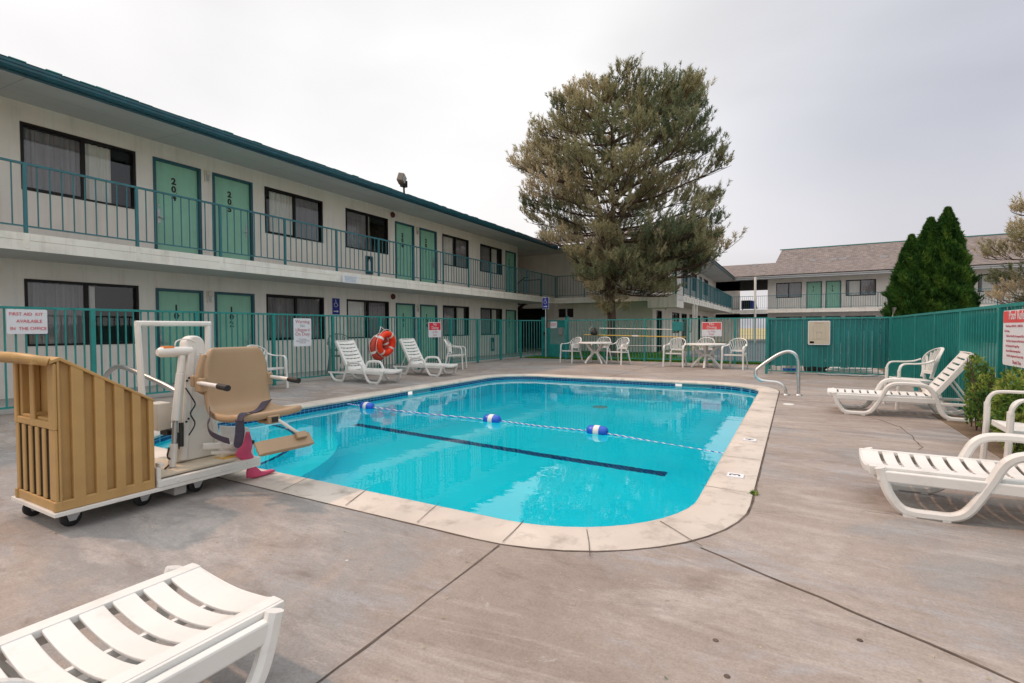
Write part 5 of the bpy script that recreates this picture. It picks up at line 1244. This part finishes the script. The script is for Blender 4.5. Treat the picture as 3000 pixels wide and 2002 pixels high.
b = MB(); b.bx(-3.30, -3.172, 2.20, 2.29, .515, .572); sub(b, 'socket', M['tan_seat'], se, bevel=.006); b = MB(); b.bx(-3.171, -3.169, 2.222, 2.272, .525, .562); sub(b, 'socket_hole', M['shade_dark'], se)
b = MB(); b.rect([(-3.19, 2.27, .545), (-3.13, 2.40, .425)], .03, .022); b.build('footrest_strut', M['white_metal'], LF)
b = MB(); X = Matrix.Translation((-3.10, 2.28, .375)) @ Matrix.Rotation(R(-4), 4, 'Z') @ Matrix.Rotation(R(50), 4, 'Y'); b.M = X
b.prism([(-.18, -.022), (.17, -.022), (.20, .0), (.20, .012), (.17, .02), (-.18, .02), (-.215, .01), (-.215, -.006)], 'x', -.05, .05); b.bx(-.05, .0, .07, .15, .02, .05); b.build('footrest', M['tan_seat'], LF, bevel=.008)
# belt
b = MB(); P = smooth_path([(-3.60, 2.50, .625), (-3.55, 2.43, .612), (-3.42, 2.30, .590), (-3.28, 2.14, .598), (-3.20, 2.05, .618), (-3.17, 2.005, .61), (-3.165, 1.985, .575)], 5)
b.rect(P, .05, .004, up=(0, 0, 1)); b.rect(smooth_path([(-3.165, 1.985, .58), (-3.17, 1.985, .50), (-3.18, 1.98, .43), (-3.20, 2.0, .425), (-3.20, 2.015, .50), (-3.19, 2.0, .59)], 5), .05, .004, up=(1, -.2, 0))
b.rect(smooth_path([(-3.56, 2.02, .62), (-3.50, 1.985, .58), (-3.49, 1.965, .52), (-3.44, 1.955, .475), (-3.33, 1.955, .45), (-3.24, 1.96, .44)], 5), .045, .004, up=(.3, 1, .2)); b.build('seat_belt', M['strap'], LF)
# pink float
pk = world_thing('pink_float', 'crumpled pink rubber float hanging at the pool end of the lift', 'float', (-3.68, 2.42, 0))
pts = [(2.370, .385), (2.385, .33), (2.41, .27), (2.405, .22), (2.43, .17), (2.425, .11), (2.47, .055), (2.53, .03), (2.60, .032), (2.60, .018), (2.52, .008), (2.43, .01), (2.36, .028), (2.355, .075), (2.375, .12), (2.335, .17), (2.29, .215), (2.31, .265), (2.345, .31), (2.355, .36)]
b = MB(); nP = len(pts); cx = sum(p[0] for p in pts) / nP; vs = []
for k, (xx, sc_) in enumerate(((-3.715, .86), (-3.70, 1.0), (-3.685, 1.0), (-3.672, .82))):
    for i, (y, z) in enumerate(pts):
        my = 2.40 + (.0 if z > .1 else .05); vs.append((xx + .018 * math.sin(z * 22) , my + (y - my) * sc_, max(.012, z + (.01 if k in (0, 3) and z < .05 else 0))))
fs = [(k * nP + i, k * nP + (i + 1) % nP, (k + 1) * nP + (i + 1) % nP, (k + 1) * nP + i) for k in range(3) for i in range(nP)] + [tuple(range(nP - 1, -1, -1)), tuple(range(3 * nP, 4 * nP))]
b.add(vs, fs); b.build('body', M['pink'], pk, smooth=True)
b = MB(); b.tube([(-3.69, 2.37, .38), (-3.72, 2.40, .30)], .004, 5); b.build('cord', M['ink'], pk)
# ------------------------------------------------------------------ things by the equipment enclosure
hc = world_thing('hose_coil', 'white pool hose coiled behind the pickets under the teal boards', 'hose', (1.2, 14.7, 0))
b = MB(); P = []
for k in range(120):
    a = k * .32; P.append((1.15 + (.42 + .05 * math.sin(k * .11)) * math.cos(a), 14.78 + .25 * math.sin(a), .03 + .0012 * k)); 
b.tube(P, .022, 8); b.build('coil', M['plastic'], hc, smooth=True)
b = MB(); b.tube(smooth_path([(.5, 14.5, .03), (.75, 14.38, .025), (1.0, 14.42, .03), (1.3, 14.36, .025), (1.6, 14.5, .03), (1.9, 14.6, .10)], 8), .022, 8); b.build('loose_end', M['plastic'], hc, smooth=True)
bk = world_thing('bucket', 'white bucket with blue rim behind the left end of the teal boards', 'bucket', (-.12, 14.75, 0))
b = MB(); b.lathe([(0, .01), (.13, .01), (.155, .27), (.145, .27), (.12, .02)], (-.12, 14.75, 0), 22); b.build('pail', M['plastic'], bk, smooth=True); b = MB(); b.lathe([(.150, .06), (.158, .065), (.160, .13), (.152, .135)], (-.12, 14.75, 0), 22); b.build('band', M['blue_float'], bk, smooth=True)
pp = world_thing('vent_pipe', 'pale angled pipe poking above the fence corner before the cedars', 'pipe', (2.1, 15.5, 0))
b = MB(); b.tube([(2.35, 16.0, 0), (2.14, 16.0, 1.30), (2.20, 16.0, 1.67)], .05, 12); b.build('pipe', M['galv'], pp, smooth=True)
eq = world_thing('pump_tank', 'dark pump tank standing behind the teal boards', 'tank', (.9, 15.6, 0))
b = MB(); b.lathe([(0, 0), (.28, 0), (.3, .1), (.3, .85), (.2, 1.02), (0, 1.05)], (.5, 15.7, 0), 22); b.build('tank', M['black'], eq, smooth=True); b = MB(); b.bx(1.0, 1.5, 15.4, 15.9, 0, .5); b.build('base', M['walk'], eq)
b = MB(); b.tube([(.5, 15.5, .3), (1.1, 15.4, .3), (1.2, 15.4, .1)], .03, 8); b.build('pipe', M['plastic'], eq)

# ================================================================== TREES
def interp(tab, z):
    return float(np.interp(z, [t[0] for t in tab], [t[1] for t in tab]))
def pine(label, loc, H, right, left, nb, seed, z_lo, tuftL=.165, depth=.80, trunk_r=.20, lean=0.1, fork=True, w=.024, K=20, extra=(), per=10, dens=1.0):
    """long-needled pine: limbs sweep up and out, shoots at their ends carry bottle-brush needles"""
    rs = np.random.default_rng(seed); root = world_thing('pine_tree', label, 'tree', loc)
    ox, oy, oz = loc; V = lambda x, y, z: (ox + x, oy + y, oz + z)
    axis = lambda z: (lean * (z / H) ** 1.3 * 1.0, 0.02 * math.sin(z))
    b = MB(); zz = np.linspace(0, H * .95, 26)
    P = [V(axis(z)[0] + .03 * math.sin(z * 1.3), axis(z)[1] + .03 * math.cos(z * 1.1), z) for z in zz]
    rad = [trunk_r * (1.18 if z < .25 else 1) * max(.06, (1 - z / (H * 1.02)) ** .8) for z in zz]
    b.tube(P, trunk_r, 14, radii=rad)
    if fork:
        z0 = H * .37; P = [V(axis(z0)[0], 0, z0), V(-.28, .05, z0 + .6), V(-.42, .08, z0 + 1.6), V(-.75, .1, z0 + 3.2), V(-1.1, .1, z0 + 4.6)]
        P = smooth_path(P, 4); b.tube(P, .13, 10, radii=[.13 * (1 - .75 * i / len(P)) for i in range(len(P))])
    b.build('trunk', M['bark'], root, smooth=True)
    lb = MB(); pos = []; dr = []; tn = []
    for k in range(nb + len(extra)):
        zt = z_lo + (H - z_lo) * (k + rs.random() * .9) / nb; az = k * 2.399 + rs.normal(0, .25)
        if k >= nb: zt, az = extra[k - nb]; zt = min(zt * (.95 if zt > 6 else 1), H - .05)
        c, s = math.cos(az), math.sin(az)
        reach = interp(right, zt) if c > 0 else interp(left, zt)
        ay = (interp(right, zt) + interp(left, zt)) / 2 * depth
        Lb = 1 / math.sqrt((c / max(.15, reach)) ** 2 + (s / max(.15, ay)) ** 2)
        Lb *= rs.uniform(.80, 1.0) if rs.random() < .75 else rs.uniform(.5, .8)
        if Lb < .25: continue
        uu = -.18 + .40 * min(1, max(0, (zt - 2.2) / 5.0)) + rs.uniform(-.06, .10); z0 = max(2.5, zt - Lb * uu); z0 = max(z0, H * .42) if (zt > H * .52 and fork) else z0; z0 = min(z0, H * .94)
        p0 = Vector(V(*axis(z0), z0)); p3 = Vector(V(axis(z0)[0] + c * Lb, s * Lb, zt + rs.normal(0, .12)))
        mid1 = p0.lerp(p3, .35) + Vector((0, 0, -Lb * .05 + rs.normal(0, .08))); mid2 = p0.lerp(p3, .72) + Vector((rs.normal(0, .12), rs.normal(0, .12), -Lb * .03))
        path = smooth_path([p0, mid1, mid2, p3], 5)
        r0 = min(.06, .015 + .011 * Lb) * trunk_r / .2
        lb.tube(path, r0, 6, radii=[max(.010, r0 * (1 - .85 * i / (len(path) - 1))) for i in range(len(path))])
        d0 = (p3 - p0).normalized()
        hue = rs.normal(0, .20)
        # side shoots
        ns = int((4.2 + Lb * 3.8) * dens)
        for j in range(ns):
            t = .20 + .80 * ((j + rs.random()) / ns) ** .75
            q = path[min(len(path) - 1, int(t * (len(path) - 1)))]
            sidea = rs.uniform(-1.2, 1.2); dirn = Vector((c * math.cos(sidea) - s * math.sin(sidea), s * math.cos(sidea) + c * math.sin(sidea), rs.uniform(.05, .75))).normalized()
            ls = Lb * (1.10 - t) * .55 + rs.uniform(.18, .50)
            q2 = q + dirn * ls + Vector((0, 0, .10 * ls))
            lb.tube([q, q.lerp(q2, .5) + Vector((0, 0, -.03 * ls)), q2], .011, 4, radii=[.014, .010, .006])
            m_ = max(2, int(per * (.35 + ls * .6)))
            for i in range(m_):
                u = .25 + .75 * (i + rs.random()) / m_
                pp_ = q.lerp(q2, u) + Vector(rs.normal(0, .045, 3)); dd = (dirn * .45 + Vector((rs.normal(0, .26), rs.normal(0, .26), .85 + rs.random() * .5))).normalized()
                e = pp_ + dd * rs.uniform(.02, .14)
                if fork and 5.0 < e.z < 6.0 and .4 < e.x - ox < 3.6 and rs.random() < .8: continue
                pos.append(e); dr.append(dd); tn.append(hue)
    lb.build('limb', M['bark'], root, smooth=True)
    for k in range(int(170 * H / 11)):
        z = rs.uniform(2.0, 6.2) * H / 11.75; a = rs.random() * 6.28; r = rs.uniform(.15, .6) * (1 if z < 3.4 else .7)
        for i in range(3):
            pos.append((ox + axis(z)[0] + r * math.cos(a) + rs.normal(0, .1), oy + r * math.sin(a) + rs.normal(0, .1), z + rs.normal(0, .1))); dr.append((math.cos(a), math.sin(a), .6)); tn.append(.22)
    pos = np.array(pos); dr = np.array(dr); tn = np.array(tn)
    # real colour: browned inner and left-hand needles, greener outer shoots on the right
    rx = pos[:, 0] - ox; rz = pos[:, 2] - oz; ry = pos[:, 1] - oy
    clump = np.sin(pos[:, 0] * 1.3 + 1.1) * np.sin(pos[:, 2] * 1.1) * .14 + np.sin(pos[:, 1] * 1.9 + pos[:, 2] * .9) * .08
    tint = .45 + tn + clump - .06 * np.clip(rx + .2, -3, 3.2) - .018 * np.abs(rx) * (rz > 3)
    T, tt = tufts(pos, dr, tuftL * RNG.uniform(.7, 1.3, len(pos)), K, w, 1.25, np.clip(tint, 0, 1), along=1.35)
    leaf_mesh('needles', T, tt, M['needles'], root, loc)
    return root
RT = [(1.9, .4), (2.3, 2.8), (3.0, 4.0), (3.9, 4.5), (4.9, 4.5), (5.8, 4.5), (6.4, 4.8), (7.0, 5.2), (7.8, 5.3), (8.3, 4.8), (8.8, 4.0), (9.3, 3.8), (9.9, 3.6), (10.3, 3.0), (10.6, 2.0), (10.9, .8)]
LT = [(1.9, .5), (2.4, 1.0), (3.0, 1.2), (3.6, 1.2), (4.3, 2.3), (4.9, 3.0), (5.5, 3.3), (6.3, 3.7), (6.9, 4.0), (7.6, 4.2), (8.5, 3.9), (9.0, 3.7), (9.5, 2.8), (10.0, 2.4), (10.4, 1.8), (10.7, .8)]
EX = [(2.5, -.3), (2.7, .1), (3.0, -.6), (3.2, .35), (3.5, -.15), (3.7, .6), (4.0, .05), (4.2, -.5), (4.5, .3), (4.8, -.1), (5.1, -.4), (2.9, -.9), (3.4, -1.1), (3.0, 3.3), (3.9, -.3), (9.4, 2.9), (9.6, 3.3), (8.8, 3.0), (10.3, 2.7), (10.6, 2.2),
      (10.8, .1), (11.0, -.3), (11.1, .5), (11.15, -.9), (10.9, 1.2), (10.9, 3.4), (11.1, -2.0), (10.5, -.1), (10.2, .3), (10.0, -.4), (11.2, 1.9), (10.7, 3.9), (10.4, -1.6)]
pine('tall browning pine with long needles standing behind the back fence', (-6.60, 20.0, 0), 10.6, RT, LT, 96, 5, 2.3, extra=EX)
RT2 = [(1.4, 1.5), (2, 2.2), (6, 2.2), (9, .6)]; LT2 = [(1.4, 1.8), (2.2, 2.3), (3.6, 2.6), (4.3, 2.1), (5.0, 1.9), (5.7, 1.3), (7, .5), (9, .2)]
pine('smaller pine cut off by the right edge beyond the teal fence', (8.55, 24.0, 0), 7.6, RT2, LT2, 52, 9, 1.5, lean=.0, fork=False, trunk_r=.14, depth=.9)

def cedar(label, loc, H, Rm_, n, seed, flat=1.0):
    rs = np.random.default_rng(seed); root = world_thing('cedar_tree', label, 'tree', loc)
    b = MB(); b.tube([(loc[0], loc[1], 0), (loc[0], loc[1], H * .8)], .08, 8, radii=[.09, .02]); b.build('trunk', M['bark'], root)
    def rad(z, a):
        t = z / H; base = (.86 + .14 * math.sin(min(1, t * 3) * math.pi / 2)) * (1 - max(0, (t - .12) / .88) ** 2.3)
        return Rm_ * max(.02, base) * (1 + .13 * math.sin(a * 3 + z * 2.6 + seed) * math.sin(z * 3.1 + seed) + .12 * math.sin(a * 6 + z * 1.7 + seed * 2) * math.sin(z * 6.3) + .07 * math.sin(z * 15 + a * 9)) * (1 + .10 * math.sin(z * 9 + a * 2 + seed))
    pos = np.zeros((n, 3)); dr = np.zeros((n, 3)); tint = np.zeros(n)
    for i in range(n):
        z = H * (rs.random() ** .95) * .985 + .05; a = rs.random() * 2 * math.pi; rr = rad(z, a) * (1 - abs(rs.normal(0, .12)) + .16 * (rs.random() < .10))
        pos[i] = (loc[0] + rr * math.cos(a), loc[1] + rr * math.sin(a), z)
        up = .9 + 1.2 * (z / H); dr[i] = (math.cos(a) + rs.normal(0, .3), math.sin(a) + rs.normal(0, .3), up + .5)
        tint[i] = .45 + .34 * math.sin(a * 5 + z * 3.3) * math.sin(z * 4.1) + rs.normal(0, .12)
    tz = pos[:, 2] / H; dr[:, 2] += 2.5 * np.clip(tz - .7, 0, 1)
    T, tt = tufts(pos, dr, .20 * (1.05 - .45 * tz), 8, .030, .75, np.clip(tint, 0, 1), along=.6)
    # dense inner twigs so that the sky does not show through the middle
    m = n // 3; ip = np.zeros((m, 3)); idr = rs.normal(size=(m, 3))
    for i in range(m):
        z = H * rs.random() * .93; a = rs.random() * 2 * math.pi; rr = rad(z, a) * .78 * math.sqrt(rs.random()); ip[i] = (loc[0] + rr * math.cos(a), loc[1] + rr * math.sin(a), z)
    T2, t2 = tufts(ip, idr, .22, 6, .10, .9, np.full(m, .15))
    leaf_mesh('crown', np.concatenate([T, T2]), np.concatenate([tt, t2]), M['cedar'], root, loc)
    return root
cedar('tallest dark green cedar, right one of the group behind the fence corner', (4.43, 22.0, 0), 5.10, .70, 13000, 3)
cedar('second cedar, left of the tallest in the group', (4.02, 22.2, 0), 4.84, .74, 11000, 4)
cedar('lowest cedar at the left edge of the group', (3.46, 21.9, 0), 4.25, .66, 9000, 6)

def shrub(label, loc, parts, n, seed, leaf=.035):
    rs = np.random.default_rng(seed); root = world_thing('shrub', label, 'shrub', loc)
    pos = []; dr = []; tn = []; b = MB()
    for (cx, cy, cz, rx, ry, rz, kind) in parts:
        for i in range(int(n * (rx * rz) / sum(p[3] * p[5] for p in parts))):
            v = rs.normal(size=3); v /= np.linalg.norm(v); r = rs.random() ** .4
            p = np.array([cx + v[0] * rx * r, cy + v[1] * ry * r, max(.03, cz + v[2] * rz * r)])
            if kind == 1: p[0] += (p[2] - cz) * .1; d = np.array([v[0] * .4, v[1] * .4, 1.4])
            else: d = v + np.array([0, 0, .5])
            pos.append(p); dr.append(d); tn.append((.35 if kind else .5) + .25 * math.sin(p[1] * 9 + p[2] * 11) + rs.normal(0, .15))
        for k in range(9):
            a = rs.random() * 6.28; b.tube([(cx, cy, 0), (cx + rx * .5 * math.cos(a), cy + ry * .5 * math.sin(a), cz), (cx + rx * .8 * math.cos(a), cy + ry * .8 * math.sin(a), cz + rz * .8)], .005, 5, radii=[.006, .004, .002])
    b.build('stem', M['bark'], root)
    T, tt = tufts(np.array(pos), np.array(dr), leaf * 1.8, 6, leaf * .75, 1.2, np.clip(np.array(tn), 0, 1))
    leaf_mesh('leaves', T, tt, M['shrub'], root, loc)
shrub('leafy green shrub by the right fence under the pool rules sign', (1.76, 6.45, 0), [(1.80, 6.45, .52, .10, .30, .24, 0), (1.78, 6.25, .26, .13, .38, .22, 0), (1.82, 6.75, .30, .08, .20, .24, 0)], 1050, 2, .030)
shrub('feathery upright shrub by the right fence left of the rules sign', (1.78, 7.35, 0), [(1.78, 7.45, .42, .09, .24, .40, 1), (1.80, 7.72, .62, .06, .10, .24, 1), (1.76, 7.15, .40, .10, .16, .34, 1)], 620, 8, .026)
sc_ = world_thing('weed', 'small dry weed in the joint beside the pool coping', 'weed', (-.24, 3.9, 0))
pz = np.array([(-.245 + random.uniform(-.02, .02), 3.88 + random.uniform(-.02, .02), .004) for _ in range(26)]); T, tt = tufts(pz, RNG.normal(size=(26, 3)) + np.array([0, 0, 1.2]), .03, 4, .008, 1.0); leaf_mesh('leaves', T, tt, M['shrub'], sc_, (-.24, 3.9, 0))

# ------------------------------------------------------------------ small litter on the deck and in the water
root = world_thing('fallen_leaves', 'scattered small dry leaves and pine needles on the pool deck', 'leaf litter', (-3, 3, 0)); 
n_ = 260; lx = np.concatenate([RNG.uniform(-6, 1.8, n_ // 2), RNG.uniform(-9, 1.8, n_ // 2)]); ly = np.concatenate([RNG.uniform(1.0, 2.3, n_ // 2), RNG.uniform(11.8, 17, n_ // 2)])
T = np.zeros((n_, 3, 3)); a = RNG.random(n_) * 6.28; L_ = RNG.uniform(.008, .022, n_)
T[:, 0] = np.stack([lx, ly, np.full(n_, .004)], 1); T[:, 1] = T[:, 0] + np.stack([np.cos(a) * L_, np.sin(a) * L_, np.full(n_, .004)], 1); T[:, 2] = T[:, 0] + np.stack([np.cos(a + .5) * L_ * .8, np.sin(a + .5) * L_ * .8, np.full(n_, .001)], 1)
lm = leaf_mesh('leaves', T, RNG.random(n_), M['needles'], None); bpy.data.objects.remove(root); lm.name = 'leaf_litter'; tag(lm, 'scattered small dry leaves on the pool deck', 'leaf litter', kind='stuff')

b = MB(); b.lathe([(0, .012), (.14, .012), (.16, .0)], (-3.6, 10.2, zs(10.2)), 20); b.build('main_drain', M['ink_grey'], pool)
